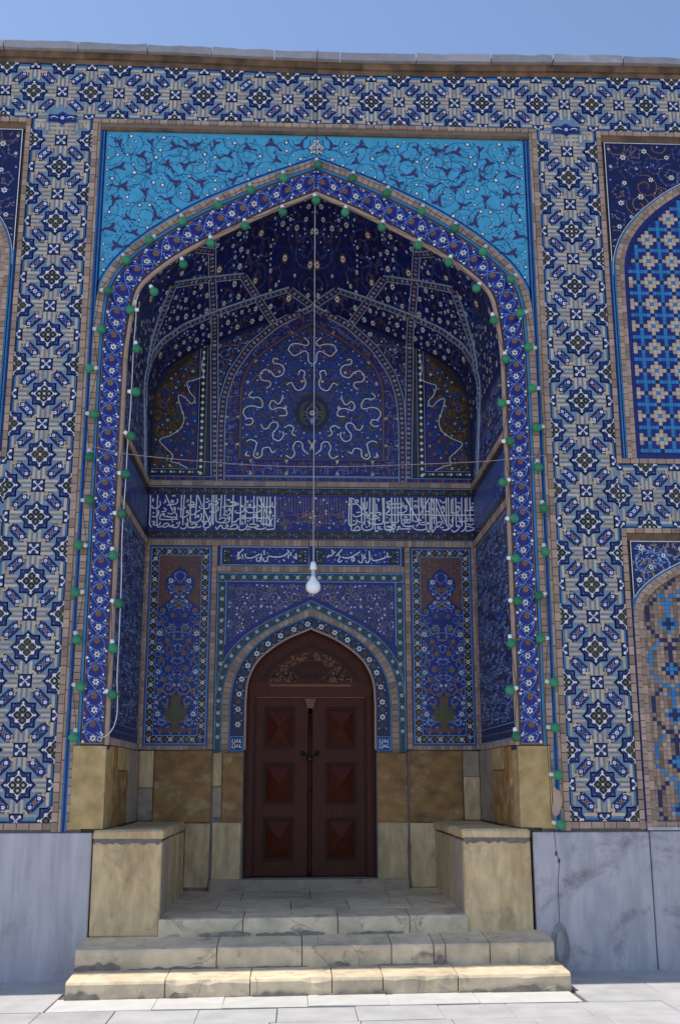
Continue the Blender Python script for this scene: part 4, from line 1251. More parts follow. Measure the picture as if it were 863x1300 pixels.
BY = plane_y(D)

def bricks_rect(mb, x0, x1, z0, z1, ln, y0=-0.014, horizontal=True, m=None):
    n_ = max(1, int(round(((x1 - x0) if horizontal else (z1 - z0)) / ln)))
    for i in range(n_):
        if horizontal: a, b_, c, d_ = x0 + (x1 - x0) * i / n_ + 0.003, x0 + (x1 - x0) * (i + 1) / n_ - 0.003, z0, z1
        else: a, b_, c, d_ = x0, x1, z0 + (z1 - z0) * i / n_ + 0.003, z0 + (z1 - z0) * (i + 1) / n_ - 0.003
        mb.box(a, b_, D + y0 - random.uniform(0, 0.003), D + 0.004, c, d_, m or BRICKP)
bk = MB()
bk.box(-W + 0.02, W - 0.02, D - 0.010, D + 0.003, 4.328, 4.402, MORTAR, 0.5); bricks_rect(bk, -W + 0.02, W - 0.02, 4.330, 4.400, 0.048)
bk.box(-W + 0.02, W - 0.02, D - 0.030, D + 0.003, 5.040, 5.098, MORTAR, 0.5); bricks_rect(bk, -W + 0.02, W - 0.02, 5.042, 5.096, 0.12, -0.036)
for s in (-1, 1):
    for a, b_ in ((1.083, 1.146), (1.858, 1.896)):
        a, b_ = sorted((s * a, s * b_)); bk.box(a, b_, D - 0.010, D + 0.003, 2.02, 4.326, MORTAR, 0.5); bricks_rect(bk, a + 0.004, b_ - 0.004, 2.022, 4.324, 0.062, -0.014, False)
    a, b_ = sorted((s * 1.15, s * 1.855)); bk.box(a, b_, D - 0.010, D + 0.003, 2.015, 2.062, MORTAR, 0.5); bricks_rect(bk, a, b_, 2.017, 2.060, 0.05)
bk.box(-1.080, 1.080, D - 0.010, D + 0.003, 4.022, 4.092, MORTAR, 0.5); bricks_rect(bk, -1.08, 1.08, 4.024, 4.090, 0.052)
stuff(bk.build('brick', back))

# ---- side panels with vase and flowers
for s in (-1, 1):
    x0, x1 = sorted((s * 1.152, s * 1.853)); z0, z1 = 2.066, 4.318; xc = (x0 + x1) / 2
    mb = MB(); mb.box(x0, x1, D - 0.012, D + 0.003, z0, z1, COBALT, 0.5)
    pn = mb.build('vase_panel', portal)
    o = Orn()
    o.frame(x0, x1, z0, z1, 0.016, MIDBLUE, 0.001); o.frame(x0 + 0.017, x1 - 0.017, z0 + 0.017, z1 - 0.017, 0.006, LBLUE, 0.001)
    bx0, bx1, bz0, bz1 = x0 + 0.024, x1 - 0.024, z0 + 0.024, z1 - 0.024
    bw = 0.078
    o.frame(bx0, bx1, bz0, bz1, bw, BLACK, 0.0012)
    ix0, ix1, iz0, iz1 = bx0 + bw, bx1 - bw, bz0 + bw, bz1 - bw
    o.frame(ix0, ix1, iz0, iz1, 0.0075, LBLUE, 0.0034)
    # border flowers
    path = [(bx0 + bw / 2, bz0 + bw / 2), (bx1 - bw / 2, bz0 + bw / 2), (bx1 - bw / 2, bz1 - bw / 2), (bx0 + bw / 2, bz1 - bw / 2), (bx0 + bw / 2, bz0 + bw / 2)]
    n_ = 90; R_ = resample(path, n_ + 1)
    for k in range(n_):
        if k % 2 == 0: draw_flower(o, 'rose', R_[k], 0.027, k, {'white': LBLUE if k % 4 else WHITE, 'heart': NAVY, 'eye': WHITE})
        else: o.rose(R_[k], 0.022, 5, (BROWNG, OCHRE, PINKB)[k % 3], 0.003)
        t = R_[min(k + 1, n_)] - R_[max(k - 1, 0)]; nn = np.array([-t[1], t[0]]) / (np.linalg.norm(t) + 1e-9)
        for q in (-1, 1): o.disc(R_[k] + nn * q * 0.026 + t * 0.22, 0.0075, WHITE if (k + q) % 3 else LBLUE, 0.0036, 5)
    # brown ground behind the cusped head of the field
    zc = 3.90
    head = [(ix0, 3.565)]
    prof = [(0.255, 3.575), (0.215, 3.605), (0.150, 3.655), (0.095, 3.700), (0.082, 3.735), (0.120, 3.755), (0.128, 3.80), (0.158, 3.83), (0.165, 3.89), (0.150, 3.945), (0.105, 3.965), (0.085, 4.005), (0.040, 4.045), (0, 4.075)]
    pr_ = [(xc - a, b_) for a, b_ in prof] + [(xc + a, b_) for a, b_ in prof[::-1][1:]]
    brown = [(ix0, 3.555)] + pr_ + [(ix1, 3.555), (ix1, iz1), (ix0, iz1)]
    tr = tessellate_polygon([[Vector((p[0], p[1], 0)) for p in brown]])
    for t in tr: o.poly([brown[i] for i in t], PINKB, 0.0014, 0.5)
    o.ribbon(pr_, 0.008, NAVY, 0.003)
    g = np.random.default_rng(9)
    field = [(ix0, iz0), (ix1, iz0), (ix1, 3.555)] + pr_[::-1] + [(ix0, 3.555)]
    bpoly = np.array(brown)
    for k in range(420):
        c = (g.uniform(ix0 + .02, ix1 - .02), g.uniform(3.56, iz1 - .02))
        if inside(np.array([c]), bpoly, 0.012)[0]: o.ribbon(spiral(c, g.uniform(.012, .03), .6, g.uniform(0, 6), 1, 7), 0.005, (OCHRE, BROWNG, PURPLE, REDG)[k % 4], 0.0022 + .0001 * (k % 5))
    vz0 = iz0 + 0.035
    vase = [(-0.118, 0.0), (-0.128, 0.045), (-0.07, 0.05), (-0.03, 0.075), (-0.055, 0.12), (-0.11, 0.165), (-0.128, 0.22), (-0.10, 0.265), (-0.055, 0.285), (-0.045, 0.345), (-0.058, 0.385), (0, 0.41)]
    vpl = [(xc + a, vz0 + b_) for a, b_ in vase] + [(xc - a, vz0 + b_) for a, b_ in vase[::-1][1:]]
    arabesque(o, field, 61, 0.075, 0.0055, [MIDBLUE, LBLUE], [('palm', 0.034, 0.115, 40), ('rose', 0.029, 0.088, 70), ('rose', 0.019, 0.060, 200), ('bud', 0.011, 0.038, 400), ('dot', 0.0085, 0.030, 700)],
              {'heart': UMBER, 'palm2': BROWNG, 'bud': MIDBLUE, 'ring': MIDBLUE, 'eye': OCHRE}, sym=xc, margin=0.014, leaf=[MIDBLUE, LBLUE, OCHRE], leafsz=(0.026, 0.010), turns=1.3, keepout=np.array(vpl), tries=7000)
    tr = tessellate_polygon([[Vector((p[0], p[1], 0)) for p in vpl]])
    for t in tr: o.poly([vpl[i] for i in t], OLIVE, 0.0044, 0.5)
    o.rect(xc - 0.118, xc + 0.118, vz0 + 0.002, vz0 + 0.042, BROWNG, 0.0052); o.rect(xc - 0.05, xc + 0.05, vz0 + 0.35, vz0 + 0.38, REDG, 0.0052)
    for q in (-1, 0, 1): draw_flower(o, 'palm', (xc + q * 0.06, vz0 + 0.215 - abs(q) * 0.02), 0.026, 0, {'palm': OCHRE, 'palm2': TEAL})
    o.rose((xc, vz0 + 0.11), 0.02, 6, REDG, 0.0056)
    o.build('floral_inlay', plane_y(D - 0.012), pn)

# ---- traced inscriptions (strokes in photo pixels, put on the back wall)
def strokes(o, src, ox, oy, sc, w, m, h, fn=None):
    for i, S in enumerate(src):
        P = []
        for (x, y) in S:
            p = on_y(ox + x / sc, oy + y / sc, D); P.append((float(p[0]), float(p[2])))
        C = smooth_curve(P, max(4, int(plen(P) / 0.012) + 2)) if len(P) > 2 else resample(P, 4)
        o.ribbon(C, w, m, h + 0.00012 * (i % 10), a=0.6)
def dots(o, src, ox, oy, sc, r, m, h):
    for q in src:
        p = on_y(ox + q[0] / sc, oy + q[1] / sc, D); rr = r * (q[2] if len(q) > 2 else 1)
        o.disc((float(p[0]), float(p[2])), rr, m, h, 6 if rr > 0.012 else 4, 0.6)
FR = {
187: ([[(65,70),(58,400),(50,600),(85,655)], [(200,70),(185,330),(185,640)], [(345,70),(400,200),(470,370)], [(635,70),(625,300),(615,480)], [(685,70),(660,400),(655,620)], [(800,70),(795,300),(790,550)],
  [(100,135),(125,150),(115,175),(90,190)], [(240,180),(245,240),(215,290),(150,315),(100,300),(95,260)], [(330,150),(345,180),(325,210),(305,215)], [(440,200),(455,165),(485,180),(485,205),(450,212),(440,200)],
  [(555,140),(560,190),(530,230),(460,245),(370,255)], [(300,310),(345,325),(340,360),(265,380)], [(500,290),(520,310),(500,335),(480,320),(500,290)], [(520,310),(510,370),(460,410),(400,410),(380,390)],
  [(570,290),(570,320),(620,335),(680,320),(700,280)], [(95,455),(130,470),(190,450),(215,410),(215,350)], [(330,410),(260,430),(240,470),(230,510)], [(330,410),(300,440),(340,465),(380,450),(380,480),(430,460),(440,490),(490,470),(540,490),(545,440),(520,390)],
  [(235,515),(400,520),(560,510)], [(90,560),(130,550),(150,570),(110,600),(150,620),(230,610),(245,560)], [(190,655),(280,640),(330,590),(380,590),(400,620),(350,650),(290,660)], [(400,620),(430,650),(470,610),(490,640),(450,650),(520,665),(570,640),(595,560)],
  [(560,570),(540,600)], [(690,600),(720,590),(720,640),(690,680),(640,685),(610,660)], [(740,490),(745,600),(760,665),(863,650)], [(740,350),(760,375),(735,395),(710,380),(740,350)], [(760,375),(750,430),(690,470),(620,470)],
  [(740,150),(755,165),(740,190),(715,195)], [(740,255),(820,270),(863,290)], [(800,180),(850,210),(863,205)]], [(470,85),(505,85),(465,550),(120,395)]),
240: ([[(40,70),(20,560)], [(150,70),(120,500)], [(165,75),(250,290)], [(280,70),(270,640)], [(430,70),(410,560),(330,670),(270,650),(290,600),(320,580)], [(465,70),(440,620)], [(505,70),(495,500),(530,560),(640,580),(720,560),(755,490)],
  [(600,70),(575,480)], [(660,70),(650,430)], [(810,70),(785,600)], [(0,240),(120,250)], [(10,290),(140,290)], [(50,190),(95,210),(90,240)], [(320,155),(345,130),(360,150)], [(310,210),(390,175)],
  [(190,270),(210,310),(270,325),(350,310),(380,270),(370,230),(430,240),(520,240),(530,200),(490,180),(450,215)], [(380,370),(420,385),(500,375),(540,330),(535,280)], [(20,420),(80,430),(140,380),(210,350)],
  [(150,450),(185,440),(180,480),(155,470),(150,450)], [(225,400),(235,470),(180,550),(80,570),(20,560)], [(280,340),(370,560),(380,620)], [(230,520),(250,560),(340,550),(380,500),(380,450)],
  [(610,290),(680,280),(690,210),(700,260),(740,275),(863,240)], [(750,190),(820,210),(863,230)], [(740,310),(760,330),(735,360),(720,340),(740,310)], [(770,340),(760,400),(690,440),(620,430)],
  [(550,520),(600,490),(660,490),(670,530),(620,570)], [(740,460),(750,490),(720,510),(700,490),(740,460)], [(0,660),(100,670),(140,620),(160,600),(60,600),(40,615)], [(140,650),(200,660),(225,630),(200,650)],
  [(490,650),(510,700),(550,650),(590,620),(620,680),(690,670),(720,630),(690,610),(680,650),(720,690),(863,690)], [(760,650),(820,610),(863,610)], [(830,550),(863,570)]], [(710,160),(740,160),(690,380),(685,360),(550,150),(300,705)]),
292: ([[(65,80),(40,600)], [(200,90),(190,620)], [(285,90),(280,600)], [(440,90),(435,590)], [(500,100),(495,560)], [(530,100),(620,290)], [(580,100),(575,600)], [(625,100),(615,640)], [(680,100),(665,640)], [(735,100),(725,650)],
  [(825,100),(815,640),(770,690),(660,700)], [(10,210),(80,200),(160,235),(60,270),(0,280)], [(100,350),(110,390),(170,400),(240,370),(265,320),(230,260),(210,280),(300,300),(350,290),(385,260),(365,235),(345,260),(370,295),(430,300),(465,290),(450,260)],
  [(300,340),(330,390),(440,390),(540,375),(545,330)], [(530,250),(560,290),(700,285),(770,260),(770,200)], [(60,550),(80,565),(190,490),(250,510),(260,460),(230,440),(240,490),(350,490),(430,480),(430,440),(480,430),(510,450),(450,470),(520,490),(620,490),(700,490)],
  [(740,360),(760,385),(730,410),(710,385),(740,360)], [(620,300),(770,640)], [(780,490),(700,640)], [(10,660),(60,620),(120,610),(140,650),(100,690),(0,690)], [(170,640),(160,690),(210,710),(290,680),(320,600)],
  [(320,640),(400,660),(530,640),(480,610),(380,600),(370,620)], [(450,660),(490,690),(600,690),(660,660)], [(570,600),(700,605)]], [(325,180),(325,205),(390,185),(790,290),(785,450),(540,545),(330,545),(375,520),(230,570),(230,600),(325,700),(360,695)]),
438: ([[(80,115),(70,590),(150,610),(200,590),(215,510)], [(115,120),(110,640),(130,715),(260,710),(270,690),(225,640),(160,700)], [(295,115),(300,560)], [(355,115),(355,620)], [(450,115),(440,650)],
  [(505,120),(500,640),(480,690),(400,715),(330,700),(300,640),(330,560)], [(535,120),(545,690),(600,715)], [(680,120),(690,540),(640,600),(520,600),(440,580),(400,540)], [(705,120),(720,700)], [(845,120),(850,690)],
  [(165,190),(200,155),(240,180),(210,205),(165,190)], [(50,240),(230,240),(210,330),(250,260),(290,330),(330,320),(330,210)], [(400,190),(390,310),(350,330)], [(150,420),(160,460),(220,465),(300,430),(390,380),(390,420)],
  [(340,440),(440,430),(390,480),(480,510),(570,505),(590,470),(550,440),(490,470)], [(570,230),(580,370)], [(450,400),(540,400),(590,390),(650,400),(640,440),(610,420)], [(600,640),(630,660),(610,690),(590,670),(600,640)], [(630,660),(640,700),(680,690)],
  [(745,210),(790,190),(830,180)], [(750,230),(830,240)], [(780,260),(810,290),(780,310),(760,290),(780,260)], [(810,290),(800,350),(740,420),(850,440)], [(700,570),(760,580),(800,570),(810,490)], [(720,700),(800,700),(863,690)], [(760,650),(810,640),(863,670)],
  [(570,140),(620,150),(590,190)], [(220,545),(290,570),(300,560)]], [(150,140),(160,540),(390,655),(620,490),(620,530),(760,480),(260,385),(220,390)]),
490: ([[(0,430),(863,430)], [(95,120),(100,600)], [(155,120),(160,680)], [(205,120),(215,560)], [(265,120),(280,570),(350,570),(430,570),(435,440),(430,120)], [(340,120),(560,500)], [(370,120),(490,420)], [(470,120),(480,560)],
  [(585,120),(600,600)], [(625,120),(640,300)], [(660,120),(670,500)], [(710,120),(720,560),(740,710)], [(780,130),(620,420)], [(815,120),(830,710),(863,715)], [(780,200),(790,710),(740,715)], [(0,205),(60,190)],
  [(20,290),(50,270),(60,300),(30,310)], [(60,300),(50,370),(0,400)], [(100,235),(280,230)], [(110,305),(240,300),(300,270),(300,200)], [(345,255),(375,280),(345,310),(320,290),(345,255)], [(375,290),(360,360),(280,400),(200,380)],
  [(510,310),(530,250),(570,300),(600,260)], [(0,560),(60,560),(70,490)], [(70,560),(140,570),(200,570),(230,530)], [(300,520),(350,510),(410,520),(350,550),(300,520)], [(0,640),(60,660),(150,690),(100,710),(0,715)], [(110,600),(150,620),(110,640)],
  [(180,715),(230,690),(250,660),(225,640),(215,680),(300,690),(460,680),(380,700)], [(300,630),(420,650),(440,630),(480,650),(500,620)], [(490,660),(540,700),(640,710),(720,690)], [(500,540),(560,560),(570,500),(620,600),(700,610),(780,580),(640,570)],
  [(540,640),(590,600)], [(720,370),(780,370),(863,330)], [(780,530),(863,480)]], [(515,185),(550,185),(340,470),(370,470),(405,740),(70,740),(130,740),(630,530)]),
546: ([[(0,440),(800,438)], [(15,120),(20,700),(60,710),(90,680),(80,650)], [(60,130),(65,600)], [(20,130),(60,230)], [(100,130),(110,620),(150,640),(190,610),(190,570),(150,560),(130,590)], [(105,130),(220,420),(300,640)], [(110,300),(240,600)],
  [(285,120),(285,600)], [(325,120),(325,640),(280,710),(210,700)], [(380,150),(375,390)], [(405,120),(410,560)], [(455,120),(470,650)], [(455,320),(580,620)], [(565,120),(570,640)], [(630,130),(640,700)], [(660,120),(660,360)], [(715,120),(720,560)],
  [(160,150),(200,200),(250,215),(255,180)], [(200,290),(230,275),(250,300),(220,320),(200,290)], [(250,300),(245,370),(190,400)], [(0,320),(80,330)], [(0,500),(60,480),(100,490)], [(360,390),(440,400),(500,390),(530,330),(525,280),(490,270),(480,300),(520,305)],
  [(610,350),(650,360),(720,350),(780,350),(785,300),(750,285),(730,310),(760,330)], [(740,500),(780,510),(790,540),(750,540),(740,510)], [(795,520),(790,590),(720,615),(670,590)], [(640,480),(680,510),(660,545),(560,560),(500,545)], [(500,620),(520,640),(490,655),(480,630)],
  [(545,640),(500,700),(440,740),(400,730),(390,700)], [(400,560),(400,650),(350,600)], [(360,610),(370,640),(340,690),(250,710)], [(170,665),(240,660)], [(640,640),(720,650),(800,690),(720,720),(640,725)], [(560,740),(620,700),(640,650)], [(420,480),(380,540),(420,560)]],
  [(495,215),(530,215),(765,225)]),
}
mb = MB(); mb.box(-W + 0.012, W - 0.012, D - 0.014, D + 0.003, 4.406, 5.034, COBALT, 0.5)
frz = mb.build('inscription_frieze', portal)
frz['label'] = 'blue frieze with white Arabic calligraphy across the niche'
FY = plane_y(D - 0.014)
o = Orn()
for z0_, z1_ in ((4.420, 4.497), (4.945, 5.020)):
    o.rect(-W + 0.013, W - 0.013, z0_, z1_, BLACK, 0.001)
    zc = (z0_ + z1_) / 2; n_ = 46
    for k in range(n_):
        xk = -W + 0.05 + (2 * W - 0.10) * k / (n_ - 1)
        o.rose((xk, zc), 0.026, 4, (UMBER, BROWNG, OLIVE)[k % 3], 0.0024, 0.5, k)
        o.leaf((xk + 0.041, zc), 0.9 if k % 2 else -0.9, 0.06, 0.022, (TEAL, MIDBLUE, OLIVE)[k % 3], 0.0030)
        o.disc((xk + 0.03, zc + (0.02 if k % 2 else -0.02)), 0.008, LBLUE, 0.0034, 5)
    o.rect(-W + 0.013, W - 0.013, z0_ - 0.006, z0_, PINKB, 0.002); o.rect(-W + 0.013, W - 0.013, z1_, z1_ + 0.006, PINKB, 0.002)
o.rect(-W + 0.013, W - 0.013, 5.026, 5.034, LBLUE, 0.003); o.rect(-W + 0.013, W - 0.013, 4.406, 4.413, MIDBLUE, 0.003)
g = np.random.default_rng(3)
for k in range(260):      # little buds and tendrils between the letters
    c = (g.uniform(-W + 0.05, W - 0.05), g.uniform(4.52, 4.92))
    o.ribbon(spiral(c, g.uniform(.02, .045), .6, g.uniform(0, 6), 1, 7), 0.004, MIDBLUE, 0.0012 + 0.0001 * (k % 4))
    if k % 3 == 0: o.disc(c, 0.007, LBLUE, 0.0018, 5)
cx0, cx1 = -0.415, 0.415
arab2 = []
for k, xx in enumerate(np.r_[np.linspace(cx0 + .02, cx1 - .02, 25)]):
    zt = 4.915 - (0.02 if k % 4 == 3 else 0); o.ribbon([(xx, zt), (xx + 0.003, zt - g.uniform(.16, .36))], 0.0068, OCHRE, 0.0030)
for k in range(30):
    c = (g.uniform(cx0 + .05, cx1 - .05), g.uniform(4.55, 4.74)); o.ribbon(spiral(c, g.uniform(.03, .075), .55, g.uniform(2.6, 3.8), 1, 12), 0.0068, OCHRE, 0.0032 + 0.0001 * (k % 5))
for zz in (4.60, 4.69): o.ribbon([(cx0 + .05, zz), (-.1, zz + .02), (.12, zz), (cx1 - .04, zz + .03)], 0.0068, OCHRE, 0.0040)
for k in range(50): o.rose((g.uniform(cx0, cx1), g.uniform(4.52, 4.92)), 0.012, 5, (WHITE, LBLUE, MIDBLUE)[k % 3], 0.0046)
for ox, (S, Dt) in FR.items():
    strokes(o, S, ox, 624, 14.38, 0.0130, WHITE, 0.0040); dots(o, Dt, ox, 624, 14.38, 0.012, WHITE, 0.0056)
o.build('inscription_inlay', FY, frz)

# ---- two small inscription tablets over the door
S7 = [[(140,50),(80,110),(70,140),(110,150),(60,170)], [(75,80),(90,130)], [(125,110),(135,160)], [(160,100),(165,140),(190,155),(260,145),(330,105)], [(300,150),(290,175),(310,192),(335,185),(335,140)], [(350,105),(345,180)], [(380,60),(382,120)],
      [(375,150),(370,180),(395,195),(420,180),(420,150),(440,130),(480,140),(560,140),(620,120),(660,90)], [(650,60),(675,90)], [(690,85),(690,130)], [(665,110),(660,160)], [(750,100),(755,170)], [(720,130),(750,160)], [(600,170),(620,190)]]
D7 = [(190,60),(185,105),(230,85),(270,85,1.7),(315,50),(355,85),(420,100,1.6),(445,50),(480,80),(525,50),(595,50),(560,100),(630,140,1.5),(720,65,1.6),(800,130,1.7),(790,190),(715,200,1.8),(555,195,1.7),(515,170),(440,200),(350,195),(215,190),(235,180),(165,200),(65,170),(35,130),(125,170),(155,170),(400,150),(315,150),(720,155)]
S8 = [[(65,150),(90,120),(100,140)], [(115,60),(135,70),(120,90)], [(110,130),(160,80)], [(170,130),(240,55)], [(190,110),(215,140),(190,190),(220,200),(235,180)], [(235,140),(270,152),(340,145),(450,80)], [(350,180),(360,150)], [(370,140),(385,180),(350,190)],
      [(430,180),(440,205),(470,205),(480,170),(475,120)], [(500,110),(500,160),(520,150)], [(515,180),(520,205),(545,205),(560,160),(555,70)], [(580,150),(595,180),(650,180),(740,150),(740,130)], [(765,90),(770,150)]]
D8 = [(80,180),(155,175,1.6),(125,200),(165,130),(260,115),(300,115),(290,85),(345,95,1.8),(380,70),(290,195,1.7),(320,165),(360,200),(425,120,1.5),(465,110,1.5),(450,75),(515,65,1.6),(515,100),(590,130),(630,120,1.7),(670,100),(685,100),(680,130),(730,85,1.6),(645,205,1.5),(680,205),(730,200,1.5),(790,140,1.5),(765,195),(580,215),(700,150),(600,65),(210,160)]
for s, S_, D_, ox in ((-1, S7, D7, 294), (1, S8, D8, 408)):
    x0, x1 = sorted((s * 0.022, s * 1.046))
    mb = MB(); mb.box(x0, x1, D - 0.013, D + 0.003, 4.096, 4.322, COBALT, 0.5); tb = mb.build('inscription_tablet', portal)
    o = Orn(); o.frame(x0, x1, 4.096, 4.322, 0.013, LBLUE, 0.001); o.frame(x0 + .014, x1 - .014, 4.110, 4.308, 0.012, NAVY, 0.001)
    for e, q in ((x0 + 0.085, 1), (x1 - 0.085, -1)):
        o.rect(e - 0.058, e + 0.045, 4.124, 4.294, BLACK, 0.0012)
        for zz in (-1, 1):
            o.rose((e + q * .005, 4.209 + zz * 0.05), 0.024, 6, OLIVE, 0.003); o.disc((e - q * .035, 4.209 + zz * .055), .009, WHITE, .003, 5); o.disc((e - q * .04, 4.209 + zz * .02), .009, LBLUE, .003, 5)
        o.disc((e + q * .035, 4.209), 0.014, TURQ, 0.003, 6)
    strokes(o, S_, ox, 692, 9.18, 0.0135, WHITE, 0.003); dots(o, D_, ox, 692, 9.18, 0.0085, LBLUE, 0.0046)
    o.build('inscription_inlay', plane_y(D - 0.013), tb)

# ---- door surround
XD = 1.072
mb = MB()
mb.prism([(-XD, 1.995)] + [tuple(p) for p in dD if p[1] > 1.99 and abs(p[0]) < XD] + [(XD, 1.995), (XD, 4.016), (-XD, 4.016)], D - 0.010, D + 0.003, ULTRA, 0.45)
sur = mb.build('door_spandrel', portal)
o = Orn()
zt = 4.016; bw = 0.088
o.rect(-XD, XD, zt - 0.012, zt, LBLUE, 0.001); o.rect(-XD, XD, zt - bw - 0.012, zt - 0.013, TEAL, 0.001); o.rect(-XD, XD, zt - bw - 0.022, zt - bw - 0.012, LBLUE, 0.002)
o.rect(-XD, XD, zt - bw - 0.036, zt - bw - 0.023, COBALT, 0.002)
for q in (-1, 1):
    a, b_ = sorted((q * XD, q * (XD - 0.010))); o.rect(a, b_, 1.995, zt, LBLUE, 0.0014)
    a, b_ = sorted((q * (XD - 0.011), q * (XD - 0.096))); o.rect(a, b_, 2.7, zt - 0.013, TEAL, 0.0012)
    a, b_ = sorted((q * (XD - 0.096), q * (XD - 0.105))); o.rect(a, b_, 3.18, zt - bw - 0.012, LBLUE, 0.0022)
spp = [(-XD + 0.11, 3.22)] + [tuple(p) for p in dfull([(a + 0.03, b_ + 0.03) if a > 0 else (a, b_ + 0.04) for a, b_ in DOOR_DO], 0.5) if p[1] > 3.2 and abs(p[0]) < XD - 0.11] + [(XD - 0.11, 3.22), (XD - 0.11, zt - bw - 0.04), (-XD + 0.11, zt - bw - 0.04)]
arabesque(o, spp, 71, 0.062, 0.0052, [OCHRE, MIDBLUE, LBLUE], [('palm', 0.024, 0.10, 60), ('rose', 0.019, 0.085, 70), ('dot', 0.0095, 0.036, 500)], {'palm': OLIVE, 'palm2': OCHRE, 'ring': MIDBLUE, 'heart': NAVY},
          sym=0.0, margin=0.01, leaf=[OCHRE, MIDBLUE, OLIVE], leafsz=(0.022, 0.009), turns=1.4, spac=0.95, tries=7000)
def border_flowers(o, P, n_, r, pal=None, h=0.003, sd=0):
    R_ = resample(P, n_)
    for k in range(n_):
        if k % 2 == 0: draw_flower(o, 'rose', R_[k], r * 0.92, k, {'heart': UMBER, 'eye': OCHRE})
        else: o.rose(R_[k], r * 0.95, 6, (BROWNG, UMBER, OLIVE)[k % 3], h, 0.5)
        t = R_[min(k + 1, n_ - 1)] - R_[max(k - 1, 0)]; t = t / (np.linalg.norm(t) + 1e-9); nn = np.array([-t[1], t[0]])
        for q in (-1, 1): o.leaf(R_[k] + nn * q * r * 1.05 + t * r * 1.1, math.atan2(t[1], t[0]) + q * 0.7, r * 0.9, r * 0.36, (LBLUE, OLIVE, HALO)[(k + q) % 3], h + 0.0005)
zc = zt - 0.013 - bw / 2
border_flowers(o, [(-XD + 0.05, zc), (XD - 0.05, zc)], 34, 0.027)
for q in (-1, 1): border_flowers(o, [(q * (XD - 0.054), 2.72), (q * (XD - 0.054), zc - 0.07)], 20, 0.026)
o.build('floral_inlay', plane_y(D - 0.010), sur)
# dark flowered border following the arch, brick arch, floral arch
mb = MB(); add_strip(mb, dD[6:-6], dB[6:-6], D - 0.016, D + 0.003, TEAL); db = mb.build('dark_flower_border', portal)
o = Orn(); mid = (dD + dB) / 2; mid = mid[mid[:, 1] > 2.03]
o.ribbon([p for p in (dD * .95 + dB * .05) if p[1] > 2.0], 0.008, LBLUE, 0.002); o.ribbon([p for p in (dD * .06 + dB * .94) if p[1] > 2.0], 0.008, TURQ, 0.002)
border_flowers(o, mid, 62, 0.024); o.clip(0, -1, -1.995)
o.build('floral_inlay', plane_y(D - 0.016), db)
mb = MB(); add_strip(mb, dB[6:-6], dF[6:-6], D - 0.018, D + 0.003, MORTAR); ba = mb.build('brick_arch', portal)
mb = MB(); A, B = dB * .95 + dF * .05, dB * .05 + dF * .95
k0 = [i for i in range(len(A)) if A[i, 1] > 1.99]
brick_strip(mb, A[k0], B[k0], 0.062, D - 0.028, D - 0.01, BRICKP); stuff(mb.build('brick', ba))
mb = MB(); add_strip(mb, dF[6:-6], dI[6:-6], D - 0.008, D + 0.004, DEEP); fb = mb.build('floral_arch_band', portal)
o = Orn(); mid = dF * 0.45 + dI * 0.55; mid = mid[mid[:, 1] > 2.22]
o.ribbon([p for p in (dF * .96 + dI * .04) if p[1] > 2.0], 0.010, TURQ, 0.002)
border_flowers(o, mid, 38, 0.038); o.clip(0, -1, -2.0)
for q in (-1, 1):
    a, b_ = sorted((q * 0.745, q * 0.895)); o.rect(a, b_, 2.0, 2.165, COBALT, 0.0056); o.frame(a, b_, 2.0, 2.165, 0.010, TURQ, 0.0062)
    for r_ in range(2):
        o.ribbon([(a + .02, 2.045 + r_ * .055), (a + .05, 2.03 + r_ * .055), (a + .08, 2.06 + r_ * .055), (a + .13, 2.04 + r_ * .055)], .008, WHITE, .007)
        for k in range(4): o.ribbon([(a + .03 + k * .028, 2.04 + r_ * .055), (a + .032 + k * .028, 2.08 + r_ * .055)], .007, WHITE, .0074)
o.build('floral_inlay', plane_y(D - 0.008), fb)
mb = MB(); mb.tube([(p[0], D - 0.010, p[1]) for p in dI if p[1] > 1.99], 0.013, BRICKP, 6, 0.8); mb.build('door_edge_moulding', back)

# ---- stone facing of the lower back wall
FS = [(-1.88, -1.72, 1.26, 1.60, STONE3), (-1.88, -1.72, 1.606, 2.005, STONE), (-1.715, -1.085, 1.24, 2.008, STONE2), (-1.36, -1.090, 0.565, 1.232, STONE),
      (-1.072, -0.975, 1.30, 1.62, STONE3), (-1.072, -0.975, 1.626, 1.985, STONE), (-0.968, -0.742, 1.245, 1.985, STONE2), (-1.065, -0.748, 0.60, 1.238, STONE),
      (1.88, 1.70, 1.26, 1.72, STONE), (1.88, 1.70, 1.726, 2.005, STONE3), (1.693, 1.100, 1.235, 2.008, STONE2), (1.40, 1.100, 0.56, 1.228, STONE),
      (1.082, 0.742, 1.245, 1.985, STONE2), (1.075, 0.748, 0.60, 1.238, STONE)]
mb = MB(); mb.prism([(-W + 0.01, 0.45), (W - 0.01, 0.45), (W - 0.01, 1.99), (0.735, 1.99), (0.735, 0.5), (-0.735, 0.5), (-0.735, 1.99), (-W + 0.01, 1.99)], D - 0.016, D + 0.003, MORTARG, 0.5)
sf = mb.build('stone_facing', portal)
for i, (a, b_, z0_, z1_, m) in enumerate(FS):
    a, b_ = sorted((a, b_)); slab('facing_stone', sf, a, b_, D - 0.032 - 0.006 * (i % 3), D - 0.004, z0_, z1_, m, 70 + i, 0.010, 0.004)
for s in (-1, 1):      # jambs of the doorway
    a, b_ = sorted((s * 0.728, s * 0.760)); slab('jamb_stone', sf, a, b_, D - 0.004, D + 0.20, 0.62, 2.02, STONE3, 91 + s)

